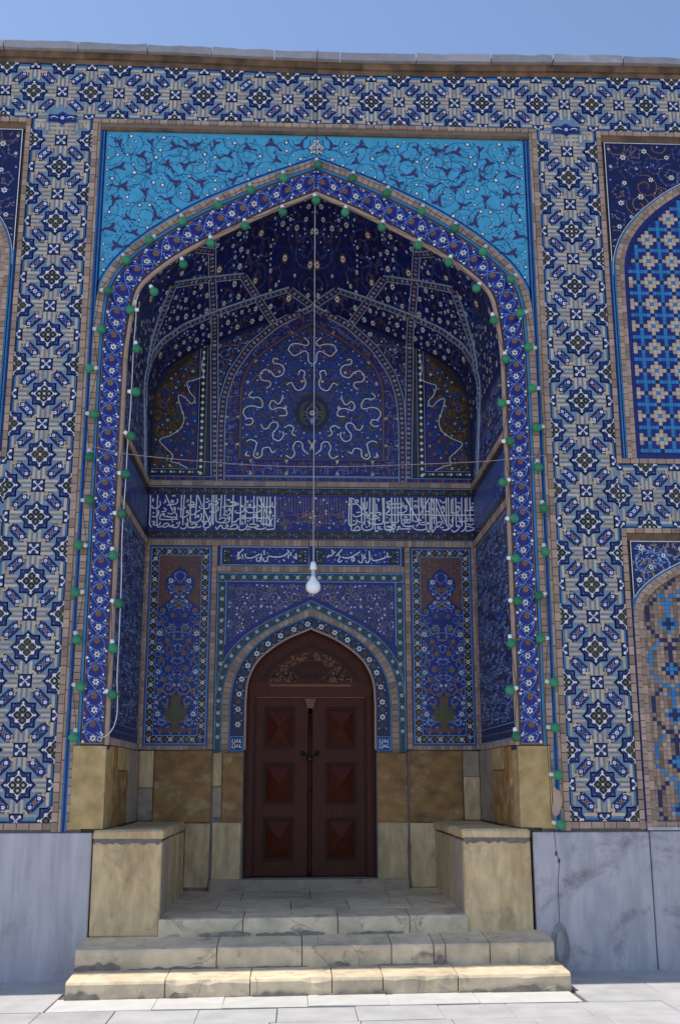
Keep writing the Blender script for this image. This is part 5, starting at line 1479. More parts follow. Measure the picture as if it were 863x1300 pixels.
# ---- lunette
LUN_O = [(1.068, 5.70), (1.068, 6.02), (1.040, 6.25), (0.985, 6.455), (0.760, 6.80), (0.455, 7.085), (0.0, 7.345)]
LUN_I = [(0.848, 5.70), (0.846, 6.02), (0.836, 6.296), (0.729, 6.575), (0.446, 6.838), (0.22, 6.985), (0.0, 7.112)]
lO, lI = full(half(LUN_O, 8, 30, 5.165)), full(half(LUN_I, 8, 30, 5.385))
lo_poly = [tuple(p) for p in lO]; li_poly = [tuple(p) for p in lI]
mb = MB(); mb.prism(lo_poly, D - 0.010, D + 0.003, PURPLE, 0.5)
lun = mb.build('lunette_panel', portal)
lun['label'] = 'blue lunette with white cloud scrolls and a dark round medallion'
o = Orn()
ring_poly = lo_poly
g = np.random.default_rng(12)
lip = np.array(li_poly); lop = np.array(lo_poly)
o.poly(lo_poly, ULTRA, 0.0006, 0.05)
for k in range(7000):     # square kufic of the inscription border
    c = np.array([g.uniform(-1.06, 1.06), g.uniform(5.17, 7.3)])
    if not inside(c[None], lop, 0.035)[0] or inside(c[None], lip)[0] or seg_dist(c[None], lip)[0] < 0.04: continue
    j = int(np.argmin(np.linalg.norm(lip - c, axis=1))); t = lip[min(j + 1, len(lip) - 1)] - lip[max(j - 1, 0)]
    an = math.atan2(t[1], t[0]) if c[1] > 5.38 else 0.0
    an += (k % 2) * math.pi / 2
    d_ = np.array([math.cos(an), math.sin(an)]) * g.uniform(0.010, 0.034)
    o.ribbon([c - d_, c + d_], 0.0055, (OCHRE, PINKB, MIDBLUE, LBLUE, BROWNG)[k % 5], 0.0016 + 0.0001 * (k % 6))
tri_at = [((-1.02, 5.90), 0), ((-0.88, 5.90), math.pi), ((-1.02, 5.56), 0), ((-0.88, 5.56), math.pi), ((-0.30, 5.355), -1.57), ((-0.30, 5.21), 1.57), ((-0.72, 5.355), -1.57), ((-0.72, 5.21), 1.57), ((-0.33, 7.12), -0.9), ((-0.25, 6.99), 2.2), ((-0.80, 6.70), -0.75), ((-0.69, 6.62), 2.4)]
for (c, an) in tri_at:
    for sx in (1, -1):
        a2 = an if sx > 0 else math.pi - an
        T = [(c[0] * sx + r * math.cos(a2 + q), c[1] + r * math.sin(a2 + q)) for r, q in ((0.034, 0), (0.034, 2.3), (0.034, -2.3))]
        o.poly(T, CREAM, 0.0036)
o.poly(li_poly, COBALT, 0.0026, 0.6)
for f, m, w_ in ((1.012, BROWNG, 0.016), (1.0, OCHRE, 0.008)):
    o.ribbon([((p[0]) * f, 5.385 + (p[1] - 5.385) * f) for p in lI], w_, m, 0.0040 + (0.0004 if f == 1.0 else 0))
o.rect(-0.856, 0.856, 5.372, 5.390, BROWNG, 0.0040)
o.ribbon([p * np.array([0.985, 1.0]) for p in lO], 0.012, LBLUE, 0.0030); o.rect(-1.06, 1.06, 5.166, 5.178, LBLUE, 0.003)
zmed = float(on_y(398, 525, D)[2]); mr_ = 0.22
med = [(mr_ * (1 + 0.035 * math.cos(12 * a)) * math.cos(a), zmed + mr_ * 1.12 * (1 + 0.035 * math.cos(12 * a)) * math.sin(a)) for a in np.linspace(0, 2 * math.pi, 72, endpoint=False)]
st_l = len(o.P)
arabesque(o, [(p[0], p[1]) for p in lI], 81, 0.075, 0.0050, [MIDBLUE, OCHRE, MIDBLUE], [('palm', 0.036, 0.13, 60), ('rose', 0.022, 0.15, 40), ('dot', 0.009, 0.062, 300), ('bud', 0.009, 0.040, 400)],
          {'palm': OLIVE, 'palm2': BROWNG, 'ring': MIDBLUE, 'heart': OCHRE, 'white': WHITE, 'bud': LBLUE}, sym=0.0, margin=0.02, leaf=[MIDBLUE, OLIVE, COBALT], leafsz=(0.026, 0.010), turns=1.4, spac=0.95, keepout=np.array(med), tries=9000)
o.P[st_l:] = [(P, h + 0.0030, m, a) for P, h, m, a in o.P[st_l:]]
CL = [[(285,195),(300,165),(340,160),(385,170),(395,150),(370,125)], [(285,195),(320,225),(370,200),(392,215),(395,255),(422,272)], [(230,245),(205,240),(205,265),(245,275),(262,300),(250,330),(215,340),(185,310),(150,305),(130,335),(145,360),(180,365),(188,385),(165,405)],
      [(90,420),(70,440),(85,455),(125,455),(145,485),(135,510),(90,500),(55,508),(38,535),(55,565),(85,570),(92,590),(70,605),(50,600)], [(340,330),(350,305),(375,315),(370,345),(380,375),(365,405),(335,415),(315,395),(300,372),(275,385)], [(255,440),(250,465),(230,490),(200,470),(182,495),(195,520),(235,510),(270,520),(275,550),(235,555)],
      [(135,600),(150,625),(175,620),(190,595),(220,590),(228,615),(200,650),(205,680),(235,690),(258,665),(255,640)], [(265,620),(290,605),(315,620),(305,650),(325,665)], [(55,695),(80,685),(110,700),(105,735),(95,770),(115,785),(140,770),(145,735),(180,728),(195,755),(215,745)], [(270,770),(300,785),(320,760),(310,725),(330,695),(360,705),(365,740),(395,765)], [(60,750),(50,770),(75,775)], [(395,690),(422,715),(405,740)]]
st_c = len(o.P)
for i, S in enumerate(CL):
    P = [(float(q[0]), float(q[2])) for q in (on_y(300 + x / 4.315, 400 + y / 4.315, D) for x, y in S)]
    P = [(min(p[0], -0.004), p[1]) for p in P]
    o.ribbon(smooth_curve(P, max(8, int(plen(P) / 0.012))), 0.0105, WHITE, 0.0082 + 0.0002 * i, a=0.75)
o.mirror(0.0, st_c)
o.poly(med, UMBER, 0.0072, 0.5); o.poly([(p[0] * .93, zmed + (p[1] - zmed) * .93) for p in med], NAVY, 0.0075, 0.3); o.poly([(p[0] * .78, zmed + (p[1] - zmed) * .78) for p in med], DEEP, 0.0078, 0.3)
st_m = len(o.P)
o.ribbon(smooth_curve([(-0.045, zmed + 0.15), (-0.11, zmed + 0.09), (-0.135, zmed), (-0.115, zmed - 0.09), (-0.05, zmed - 0.15)], 16), 0.050, OLIVE, 0.0086, True)
o.ribbon(smooth_curve([(-0.02, zmed + 0.09), (-0.06, zmed + 0.04), (-0.055, zmed - 0.04), (-0.015, zmed - 0.10)], 12), 0.026, UMBER2, 0.0090, True)
for k in range(9): draw_flower(o, 'bud', (-0.215 * math.cos(k / 8 * 2.9 - 1.45), zmed + 0.235 * math.sin(k / 8 * 2.9 - 1.45)), 0.012, k, {'bud': LBLUE})
for k in range(6): o.leaf((-0.06 - 0.02 * (k % 3), zmed - 0.07 + 0.04 * (k // 2)), 2.6 + 0.3 * k, 0.05, 0.016, (OLIVE, MIDBLUE, UMBER2)[k % 3], 0.0094 + 0.0001 * k)
st2 = o.P[st_m:]; o.P[st_m:] = st2; o.mirror(0.0, st_m)
draw_flower(o, 'rose', (0, zmed), 0.036, 0, {}); o.P[-3:] = [(P, h + 0.006, m, a) for P, h, m, a in o.P[-3:]]
o.poly([(0, zmed + .15), (.03, zmed + .10), (0, zmed + .05), (-.03, zmed + .10)], PINKB, 0.0098); o.poly([(0, zmed - .15), (.03, zmed - .10), (0, zmed - .05), (-.03, zmed - .10)], LBLUE, 0.0098)
o.build('scroll_inlay', plane_y(D - 0.010), lun)

# ---- corner panels and floral fields of the upper back wall
o = Orn()
for s in (-1,):
    # dark cusped corner field
    ax0, ax1 = -W + 0.02, -1.225
    arcz = lambda x: 6.15 + 0.80 * math.sin(max(0.0, min(1, (x + W) / 0.70)) * math.pi / 2)
    fieldp = [(ax0, 5.18), (ax1, 5.18)] + [(x, arcz(x)) for x in np.linspace(ax1, ax0, 14)]
    o.poly(fieldp, UMBER, 0.0010, 0.15)
    cus = [(-1.30, 6.72), (-1.33, 6.55), (-1.31, 6.42), (-1.42, 6.36), (-1.50, 6.33), (-1.46, 6.20), (-1.40, 6.13), (-1.44, 6.06), (-1.52, 6.14), (-1.60, 6.16), (-1.56, 6.0), (-1.52, 5.86), (-1.57, 5.74), (-1.68, 5.66), (-1.80, 5.60), (-1.72, 5.50), (-1.64, 5.42), (-1.66, 5.34), (-1.58, 5.32), (-1.46, 5.26)]
    blue = cus + [(-1.36, 5.26), (-1.36, 6.86)]
    tr = tessellate_polygon([[Vector((p[0], p[1], 0)) for p in blue]])
    for t in tr: o.poly([blue[i] for i in t], COBALT, 0.0016, 0.45)
    o.ribbon(smooth_curve(cus, 90), 0.009, WHITE, 0.0056)
    arabesque(o, [(ax0, 5.25), (-1.36, 5.25), (-1.36, 6.80), (-1.52, 6.62), (-1.72, 6.40), (ax0, 6.2)], 91, 0.07, 0.0055, [MIDBLUE, OCHRE], [('palm', 0.034, 0.115, 24), ('rose', 0.028, 0.125, 30), ('rose', 0.018, 0.085, 60), ('bud', 0.011, 0.045, 300)],
              {'palm': BROWNG, 'palm2': OCHRE, 'heart': UMBER, 'bud': LBLUE}, margin=0.02, leaf=[BROWNG, MIDBLUE, OLIVE], leafsz=(0.035, 0.014), tries=5000)
    o.P[-1:] = o.P[-1:]
    o.rect(-1.345, -1.272, 5.18, 6.92, BLACK, 0.0014); o.rect(ax0, -1.272, 5.185, 5.245, BLACK, 0.0020)
    o.rect(-1.352, -1.345, 5.25, 6.88, LBLUE, 0.0050); o.rect(-1.268, -1.260, 5.18, 6.95, LBLUE, 0.0050); o.rect(ax0, -1.35, 5.246, 5.254, LBLUE, 0.0050)
    for k in range(42):
        zz = 5.20 + k * 0.040; o.rose((-1.308, zz), 0.016 if k % 2 else 0.022, 5, (WHITE, BROWNG)[k % 2], 0.0036)
        if k < 16: o.rose((-1.33 - k * 0.036, 5.215), 0.016, 5, (WHITE, BROWNG, LBLUE)[k % 3], 0.0036)
o.mirror(0.0)
# flower fields between lunette and ribs
def back_top(x): return vz(max(-W + .001, min(W - .001, x)), D)[0]
fl = [(-1.16, 6.0)] + [(-1.115, 6.1), (-1.06, 6.36), (-0.95, 6.60), (-0.70, 6.93), (-0.42, 7.17)] + [(-0.42, back_top(-0.42) - 0.02), (-0.8, back_top(-0.8) - 0.02), (-1.16, back_top(-1.16) - 0.02)]
arabesque(o, fl, 95, 0.10, 0.0065, [MIDBLUE, LBLUE], [('palm', 0.036, 0.09, 20), ('rose', 0.034, 0.07, 40), ('bud', 0.013, 0.03, 200)], PALV, margin=0.015, leaf=[MIDBLUE, BROWNG], leafsz=(0.04, 0.015), tries=3000)
n0 = len(o.P)
o.build('floral_inlay', BY, back)
o = Orn(); arabesque(o, [(-p[0], p[1]) for p in fl], 95, 0.10, 0.0065, [MIDBLUE, LBLUE], [('palm', 0.036, 0.09, 20), ('rose', 0.034, 0.07, 40), ('bud', 0.013, 0.03, 200)], PALV, margin=0.015, leaf=[MIDBLUE, BROWNG], leafsz=(0.04, 0.015), tries=3000)
o.build('floral_inlay', BY, back)

# ---- ribs: two light blue fillets with a red and blue twisted core
RIBS = [[(269, 303), (269, 317), (269, 353), (271, 397)], [(272, 397), (272.5, 500), (273, 612)], [(220, 361), (245, 356.5), (269, 353), (308, 349)], [(308, 349), (327, 378), (350, 413)],
        [(184, 604), (183.5, 520), (184, 480), (190, 456), (205, 433), (235, 412), (272, 397)], [(272, 397), (300, 387), (327, 378), (367, 366)], [(367, 366), (397, 388)], [(220, 361), (205, 398), (193, 432), (187, 465)],
        [(249, 315), (269, 317)], [(397, 388), (350, 413), (318, 440), (294, 474), (284, 505), (281, 540), (280, 612)]]
def surf_pt(px, py):
    k, u, v, p = hit(px, py)
    if k == 'vault':
        a = vault_fn(np.array([u]), np.array([v]), np.array([0.0]))[0]; b_ = vault_fn(np.array([u]), np.array([v]), np.array([0.05]))[0]
        n_ = (b_ - a) / 0.05; n_ = n_ + np.array([0, -0.15, 0]); return a, n_ / np.linalg.norm(n_)
    if k == 'back': return np.array(p), np.array([0, -1.0, 0])
    return np.array(p), np.array([1.0 if p[0] < 0 else -1.0, 0, 0])
for ri, R_ in enumerate(RIBS):
    PX = resample(R_, max(6, int(plen(R_) / 4)))
    pts, nrm = zip(*[surf_pt(a, b_) for a, b_ in PX]); pts = np.array(pts); nrm = np.array(nrm)
    for _ in range(3): nrm[1:-1] = (nrm[:-2] + nrm[1:-1] + nrm[2:]) / 3; pts[1:-1] = (pts[:-2] + 2 * pts[1:-1] + pts[2:]) / 4
    nrm /= np.linalg.norm(nrm, axis=1, keepdims=True)
    L_ = np.r_[0, np.cumsum(np.linalg.norm(np.diff(pts, axis=0), axis=1))]
    n_ = max(4, int(L_[-1] / 0.030)); s_ = np.linspace(0, L_[-1], n_)
    P = np.stack([np.interp(s_, L_, pts[:, q]) for q in range(3)], 1); Nn = np.stack([np.interp(s_, L_, nrm[:, q]) for q in range(3)], 1)
    T = np.gradient(P, axis=0); T /= np.linalg.norm(T, axis=1, keepdims=True); Bn = np.cross(T, Nn); Bn /= np.linalg.norm(Bn, axis=1, keepdims=True)
    hw_ = 0.043
    for sx in ((-1, 1) if True else (1,)):
        mb = MB(); M_ = np.array([sx if sx > 0 else -1, 1, 1]) if sx < 0 else np.array([1, 1, 1])
        def st(a, b_, h0, h1, m, i0, i1, att):
            c = [P[i0] + Bn[i0] * a + Nn[i0] * h1, P[i0] + Bn[i0] * b_ + Nn[i0] * h1, P[i1] + Bn[i1] * b_ + Nn[i1] * h1, P[i1] + Bn[i1] * a + Nn[i1] * h1,
                 P[i0] + Bn[i0] * a + Nn[i0] * h0, P[i0] + Bn[i0] * b_ + Nn[i0] * h0, P[i1] + Bn[i1] * b_ + Nn[i1] * h0, P[i1] + Bn[i1] * a + Nn[i1] * h0]
            mb.add([q * M_ for q in c], [[0, 1, 2, 3], [0, 3, 7, 4], [1, 5, 6, 2]], m, att)
        for i in range(n_ - 1):
            st(-hw_, hw_, -0.01, 0.010 + 0.001 * ri, NAVY, i, i + 1, 0.4)
            for q in (-1, 1): st(q * hw_ - 0.005, q * hw_ + 0.005, 0.0, 0.016 + 0.001 * ri, SKYG, i, i + 1, 0.3)
            st(-0.020, 0.020, 0.0, 0.014 + 0.001 * ri, (BRICKP, COBALT)[i % 2] if i % 6 else OCHRE, i, i + 1, random.random())
        mb.build('rib', vault)
# base fillet of the upper zone
mb = MB(); mb.box(-W + 0.01, W - 0.01, D - 0.02, D + 0.003, 5.100, 5.160, COBALT, 0.4)
for k in range(76):
    xk = -W + 0.03 + k * 0.0495; mb.box(xk, xk + 0.03, D - 0.022, D, 5.112, 5.150, (REDG, COBALT, BROWNG)[k % 3])
mb.box(-W + 0.01, W - 0.01, D - 0.023, D, 5.102, 5.108, LBLUE, 0.3); mb.box(-W + 0.01, W - 0.01, D - 0.023, D, 5.153, 5.159, LBLUE, 0.3)
mb.build('base_fillet', back)

# ================================================================== DOOR
YD = D + 0.135
def zpx(py, px=397, Y=None): return float(on_y(px, py, Y if Y is not None else YD)[2])
def xpx(px, py, Y=None): return float(on_y(px, py, Y if Y is not None else YD)[0])
zb_, zl, ztr = 0.665, zpx(886), zpx(870)
mb = MB()     # frame jambs + arch board
arch_d = full(half([(a * 1.0, b_) for a, b_ in DOOR_IN], 10, 30, zb_))
inn = [(-0.612, zb_), (-0.612, zl), (0.612, zl), (0.612, zb_)]
mb.prism([tuple(p) for p in arch_d][:1] + [tuple(p) for p in arch_d] + [(0.612, zb_), (0.612, zl), (-0.612, zl), (-0.612, zb_)], YD - 0.015, YD + 0.09, WOOD, 0.45)
dframe = mb.build('door_frame', portal)
mb = MB()
for s in (-1, 1):
    a, b_ = sorted((s * 0.640, s * 0.690)); mb.box(a, b_, YD - 0.030, YD - 0.01, zb_, zl + 0.02, WOOD, 0.6)
    a, b_ = sorted((s * 0.615, s * 0.632)); mb.box(a, b_, YD - 0.024, YD - 0.01, zb_, zl, WOODD, 0.3)
mb.box(-0.70, 0.70, YD - 0.036, YD - 0.01, zl + 0.012, ztr + 0.03, WOOD, 0.75)
mb.box(-0.612, 0.612, YD - 0.030, YD - 0.01, zl - 0.004, zl + 0.008, WOODL, 0.4)
mb.build('transom', dframe)
tym = dfull([(a * 0.80, 2.60 + (b_ - 2.6) * 0.80) for a, b_ in DOOR_IN], 0.5); tym = [tuple(p) for p in tym if p[1] > 2.70]
mb = MB(); mb.prism(tym, YD - 0.028, YD - 0.01, WOODD, 0.5)
tyo = mb.build('tympanum', portal)
tym2 = [(x * 0.90, 2.72 + (z - 2.70) * 0.86) for x, z in tym]
o = Orn()
tr = tessellate_polygon([[Vector((p[0], p[1], 0)) for p in tym2]])
for t in tr: o.poly([tym2[i] for i in t], WOOD, 0.004, 0.5)
o.rect(-0.46, 0.46, 2.722, 2.748, WOODL, 0.010)
g = np.random.default_rng(2)
t2 = np.array(tym2)
for k in range(260):
    c = (g.uniform(-0.5, 0), g.uniform(2.76, 3.1))
    if inside(np.array([c]), t2, 0.03)[0] and (c[0] / 0.20) ** 2 + ((c[1] - 2.905) / 0.12) ** 2 > 1.2:
        for q in (-1, 1): o.ribbon(spiral((q * c[0], c[1]), g.uniform(.02, .04), .7, g.uniform(0, 6), q, 9), 0.010, (WOODL, WOODD)[k % 2], 0.006 + .0003 * (k % 5))
ov = lambda r: [(0.185 * r * math.cos(a), 2.905 + 0.105 * r * math.sin(a)) for a in np.linspace(0, 2 * math.pi, 32, endpoint=False)]
o.poly(ov(1.06), WOOD, 0.012, 0.9); o.poly(ov(1.0), WOODD, 0.0125, 0.3)
for k in range(15): xk = -0.14 + k * 0.02; o.ribbon([(xk, 2.96 - abs(k - 7) * .004), (xk + .004, 2.86 + abs(k - 7) * .004)], .006, WOOD, 0.014)
for k in range(3): o.ribbon(smooth_curve([(-.15, 2.88 + k * .02), (-.05, 2.865 + k * .025), (.06, 2.89 + k * .02), (.15, 2.88 + k * .02)], 14), .007, WOOD, 0.0145)
o.build('carving', plane_y(YD - 0.028), tyo)
rowz = [(zpx(895), zpx(953.5)), (zpx(965), zpx(1024.6)), (zpx(1034.8), zpx(1095.7))]
for s in (-1, 1):
    x0, x1 = sorted((s * 0.022, s * 0.610)); xa, xb = sorted((s * 0.150, s * 0.545))
    mb = MB()
    # stiles and rails around three openings
    mb.box(*sorted((s * 0.022, s * 0.150)), YD, YD + 0.06, zb_ + 0.005, zl - 0.006, WOOD, 0.5); mb.box(*sorted((s * 0.545, s * 0.610)), YD, YD + 0.06, zb_ + 0.005, zl - 0.006, WOOD, 0.4)
    zz = [zl - 0.006] + [q for r_ in rowz for q in r_] + [zb_ + 0.005]
    for i in range(0, 8, 2): mb.box(xa, xb, YD + 0.001, YD + 0.059, zz[i + 1], zz[i], WOOD, 0.55)
    leaf_o = mb.build('door_leaf', portal)
    leaf_o['label'] = 'dark red wooden door leaf with three raised pyramid panels'
    for (z1_, z0_) in rowz:
        mb = MB()
        mb.box(xa + 0.002, xb - 0.002, YD + 0.030, YD + 0.055, z0_ + 0.002, z1_ - 0.002, WOODD, 0.4)
        for k, (d_, y_) in enumerate(((0.0, -0.008), (0.024, 0.006))):        # stepped moulding
            w_ = 0.022
            for (a, b_, c, e_) in ((xa + d_, xb - d_, z0_ + d_, z0_ + d_ + w_), (xa + d_, xb - d_, z1_ - d_ - w_, z1_ - d_), (xa + d_, xa + d_ + w_, z0_ + d_ + w_, z1_ - d_ - w_), (xb - d_ - w_, xb - d_, z0_ + d_ + w_, z1_ - d_ - w_)):
                mb.box(a, b_, YD + y_, YD + 0.031, c, e_, (WOOD, WOODD)[k], 0.5)
        pa, pb, pc, pd = xa + 0.058, xb - 0.058, z0_ + 0.058, z1_ - 0.058
        ap = ((pa + pb) / 2, YD - 0.046, (pc + pd) / 2)
        mb.add([(pa, YD + 0.029, pc), (pb, YD + 0.029, pc), (pb, YD + 0.029, pd), (pa, YD + 0.029, pd), ap], [[0, 1, 4], [1, 2, 4], [2, 3, 4], [3, 0, 4]], WOOD, 0.75)
        mb.build('pyramid_panel', leaf_o)
mb = MB()
mb.lathe([(0, .026), (.04, .030), (.10, .022), (.35, .026), (.6, .021), (.9, .027), (1.3, .022), (1.74, .026)], (0, YD - 0.012, zb_ + 0.01), (0, 0, 1), WOODD, 10)
ast = mb.build('centre_post', portal, smooth=True)
mb = MB()
for k in range(4): mb.box(-0.036 - 0.008 * k, 0.036 + 0.008 * k, YD - 0.046 - 0.004 * k, YD - 0.004, zl - 0.118 + 0.027 * k, zl - 0.094 + 0.027 * k, WOODL, 0.5)
mb.build('carved_capital', ast)
mb = MB(); zk = zpx(962)
for s in (-1, 1):
    mb.lathe([(0, .030), (.012, .026), (.02, .012)], (s * 0.082 - 0.002, YD - 0.001, zk + 0.05), (0, -1, 0), IRON, 10)
    mb.tube([(s * 0.082, YD - 0.02, zk + 0.05), (s * 0.05, YD - 0.045, zk + 0.03), (s * 0.01, YD - 0.05, zk)], 0.006, IRON)
mb.lathe([(0, .020), (.01, .034), (.045, .034), (.055, .020)], (-0.004, YD - 0.045, zk - 0.015), (0, -1, 0), IRON, 12)
mb.lathe([(0, .012), (.02, .016), (.03, .008)], (0.0, YD - 0.035, zpx(1002)), (0, -1, 0), IRON, 8)
for z_ in (zpx(908), zpx(924), zpx(935)): mb.lathe([(0, .012), (.012, .008)], (0, YD - 0.036, z_), (0, -1, 0), IRON, 8)
mb.build('padlock_and_hasps', dframe)
# threshold
thr = slab('threshold', portal, -1.08, 1.08, D - 0.10, D + 0.30, 0.42, 0.655, STONE3, 99, 0.02, 0.006)
# ================================================================== GROUND, STEPS, BENCHES
TILT = 0.010
def tz(x): return TILT * x
g = random.Random(5)
gm = MB(); R_ = 400
gm.add([(-R_, -R_, -0.05), (R_, -R_, -0.05), (R_, 0.055, -0.05), (-R_, 0.055, -0.05)], [[0, 1, 2, 3]], GROUND, 0.5)
ground = gm.build('ground'); ground['kind'] = 'structure'
pv = MB(); pv.add([(-9, -9.5, -0.012 + tz(-9)), (9, -9.5, -0.012 + tz(9)), (9, 0.04, -0.012 + tz(9)), (-9, 0.04, -0.012 + tz(-9))], [[0, 1, 2, 3]], JOINT, 0.9)
pave = pv.build('pavement'); pave['kind'] = 'structure'
def tilt_obj(o):
    for v in o.data.vertices: v.co.z += tz(v.co.x)
def pslab(x0, x1, y0, y1, m=PAVE, dz=0.0):
    zt = g.uniform(-0.003, 0.003) + dz
    o = slab('paving_slab', pave, x0 + 0.0025, x1 - 0.0025, y0 + 0.0025, y1 - 0.0025, -0.045, zt, m, g.randint(1, 99999), 0.004, 0.0025, g.uniform(0.2, 0.9))
    tilt_obj(o)
# narrow row against the wall, pale kerb row in front of the steps, then the court slabs
for s_, lim in ((-1, -2.0), (1, 2.07)):
    x = lim
    while abs(x) < 6:
        w_ = g.uniform(0.5, 0.8); a, b_ = sorted((x, x + s_ * w_)); pslab(a, b_, -0.62, 0.03); x += s_ * w_
x = -2.05
while x < 2.0:
    w_ = g.uniform(0.5, 1.0)
    pslab(x, min(x + w_, 2.1), -1.36, -0.90, KERB, 0.008); x += w_
for s_, lim in ((-1, -2.06), (1, 2.11)):
    x = lim
    while abs(x) < 6:
        w_ = g.uniform(0.5, 0.8); a, b_ = sorted((x, x + s_ * w_)); pslab(a, b_, -1.36, -0.63); x += s_ * w_
y = -1.37; row = 0
while y > -6.2:
    h_ = g.uniform(0.46, 0.56); x = -5.0 - (row % 2) * 0.3
    while x < 5.0:
        w_ = g.uniform(0.52, 0.66); pslab(x, x + w_, y - h_, y); x += w_
    y -= h_; row += 1

steps = thing('stone_steps', 'worn cream marble steps leading up to the wooden door', 'steps', (0, -0.5, 0))
LASTSTEP = []
def step(y0, y1, xa, xb, z0, zf, zb, cuts, patches=(), flush=0.0):
    """one tread row of separate blocks; front height zf, back height zb"""
    c = MB(); c.box(xa + 0.03, xb - 0.03, y0 + 0.035, y1, z0, zf - 0.03, JOINT, 0.3); co = c.build('step', steps); LASTSTEP.append(co)
    for v in co.data.vertices: v.co.z += tz(v.co.x)
    e = [xa] + cuts + [xb]
    for i in range(len(e) - 1):
        m = STEPG if i in patches else STEPM
        o = step_block(co, e[i] + 0.004, e[i + 1] - 0.004, y0 + (0.03 if i in patches else 0) + g.uniform(-0.006, 0.006), y1, z0 - 0.02, zf, zb, m)
        tilt_obj(o)
def step_block(parent, x0, x1, y0, y1, z0, zf, zb, m):
    nx = max(3, int((x1 - x0) / 0.07)); xs = np.linspace(x0, x1, nx)
    rows = []          # profile: back bottom.. front bottom, front, nosing, top, back
    V = []
    for i, xx in enumerate(xs):
        e = 0.006 if i in (0, nx - 1) else 0.0
        w1, w2 = g.uniform(-0.004, 0.004), g.uniform(-0.004, 0.004)
        chip = g.uniform(0.006, 0.022) if g.random() < 0.12 else 0.0
        prof = [(y1, z0), (y0 + e + w2 + 0.004, z0), (y0 + e + w2, (z0 + zf) / 2), (y0 + e + w1 + chip * 0.4, zf - 0.024 - chip), (y0 + 0.012 + e + w1 + chip, zf - 0.005 + w2 * 0.4), (y0 + 0.040 + e + w1 + chip, zf + 0.001 + w1 * 0.5), ((y0 + y1) / 2, (zf + zb) / 2 + w2 * 0.6), (y1, zb)]
        V += [(xx, a, b_) for a, b_ in prof]
    k = 8; F = []
    for i in range(nx - 1):
        for q in range(k - 1): F.append([i * k + q, i * k + q + 1, (i + 1) * k + q + 1, (i + 1) * k + q][::-1])
    F += [list(range(k)), [(nx - 1) * k + q for q in range(k)][::-1]]
    mb = MB(); mb.add(V, F, m, g.random()); return mb.build('step_slab', parent)
def blotch(parent, x0, x1, z0, z1, y, m=None):
    n_ = max(8, int((x1 - x0) / 0.022)); xs = np.linspace(x0, x1, n_)
    hh = np.array([g.uniform(0.15, 1.0) for _ in xs]); hh = np.convolve(np.r_[hh[0], hh, hh[-1]], [0.25, 0.5, 0.25], 'valid') * np.sin(np.linspace(0.25, 2.9, n_)) ** 0.6
    lo = [(q, z0 + g.uniform(0, 0.004)) for q in xs]; hi = [(q, z0 + 0.006 + (z1 - z0) * 0.62 * hh[i]) for i, q in enumerate(xs)]
    mb = MB(); mb.prism([(a, b_ + tz(a)) for a, b_ in lo] + [(a, b_ + tz(a)) for a, b_ in hi[::-1]], y - g.uniform(0, 0.008), y + 0.03, m or STEPG); return mb.build('mortar_patch', parent)
step(-0.93, -0.46, -1.99, 2.085, -0.03, 0.140, 0.160, [-1.20, -0.52, 0.14, 0.55, 1.16])
step(-0.50, -0.03, -2.005, 2.055, 0.13, 0.322, 0.362, [-0.82, -0.10, 0.66, 1.02, 1.12, 1.50])
step(-0.085, 0.42, -1.368, 1.385, 0.34, 0.505, 0.515, [-0.62, 0.22, 0.86])
step(0.425, 1.20, -1.368, 1.385, 0.40, 0.515, 0.527, [-0.9, -0.2, 0.35, 0.95])
for (a, b_, z1_) in ((-1.99, -1.72, 0.15), (-1.16, -1.02, 0.13), (-0.50, -0.05, 0.10), (0.02, 0.62, 0.075), (1.15, 1.40, 0.06), (1.42, 2.06, 0.115)): blotch(LASTSTEP[0], a, b_, 0.0, z1_, -0.944)
for (a, b_, z1_) in ((-2.0, -1.62, 0.30), (-1.55, -0.80, 0.205), (-0.75, -0.05, 0.18), (0.12, 0.30, 0.24), (0.5, 1.0, 0.18), (1.02, 1.14, 0.30)): blotch(LASTSTEP[1], a, b_, 0.150, z1_, -0.513)
for (a, b_, z1_) in ((-1.0, -0.55, 0.44), (-0.5, 0.1, 0.43), (0.3, 0.8, 0.40)): blotch(LASTSTEP[2], a, b_, 0.355, z1_, -0.098)
step(1.205, D + 0.10, -1.40, 1.42, 0.40, 0.527, 0.545, [-0.7, 0.0, 0.8])

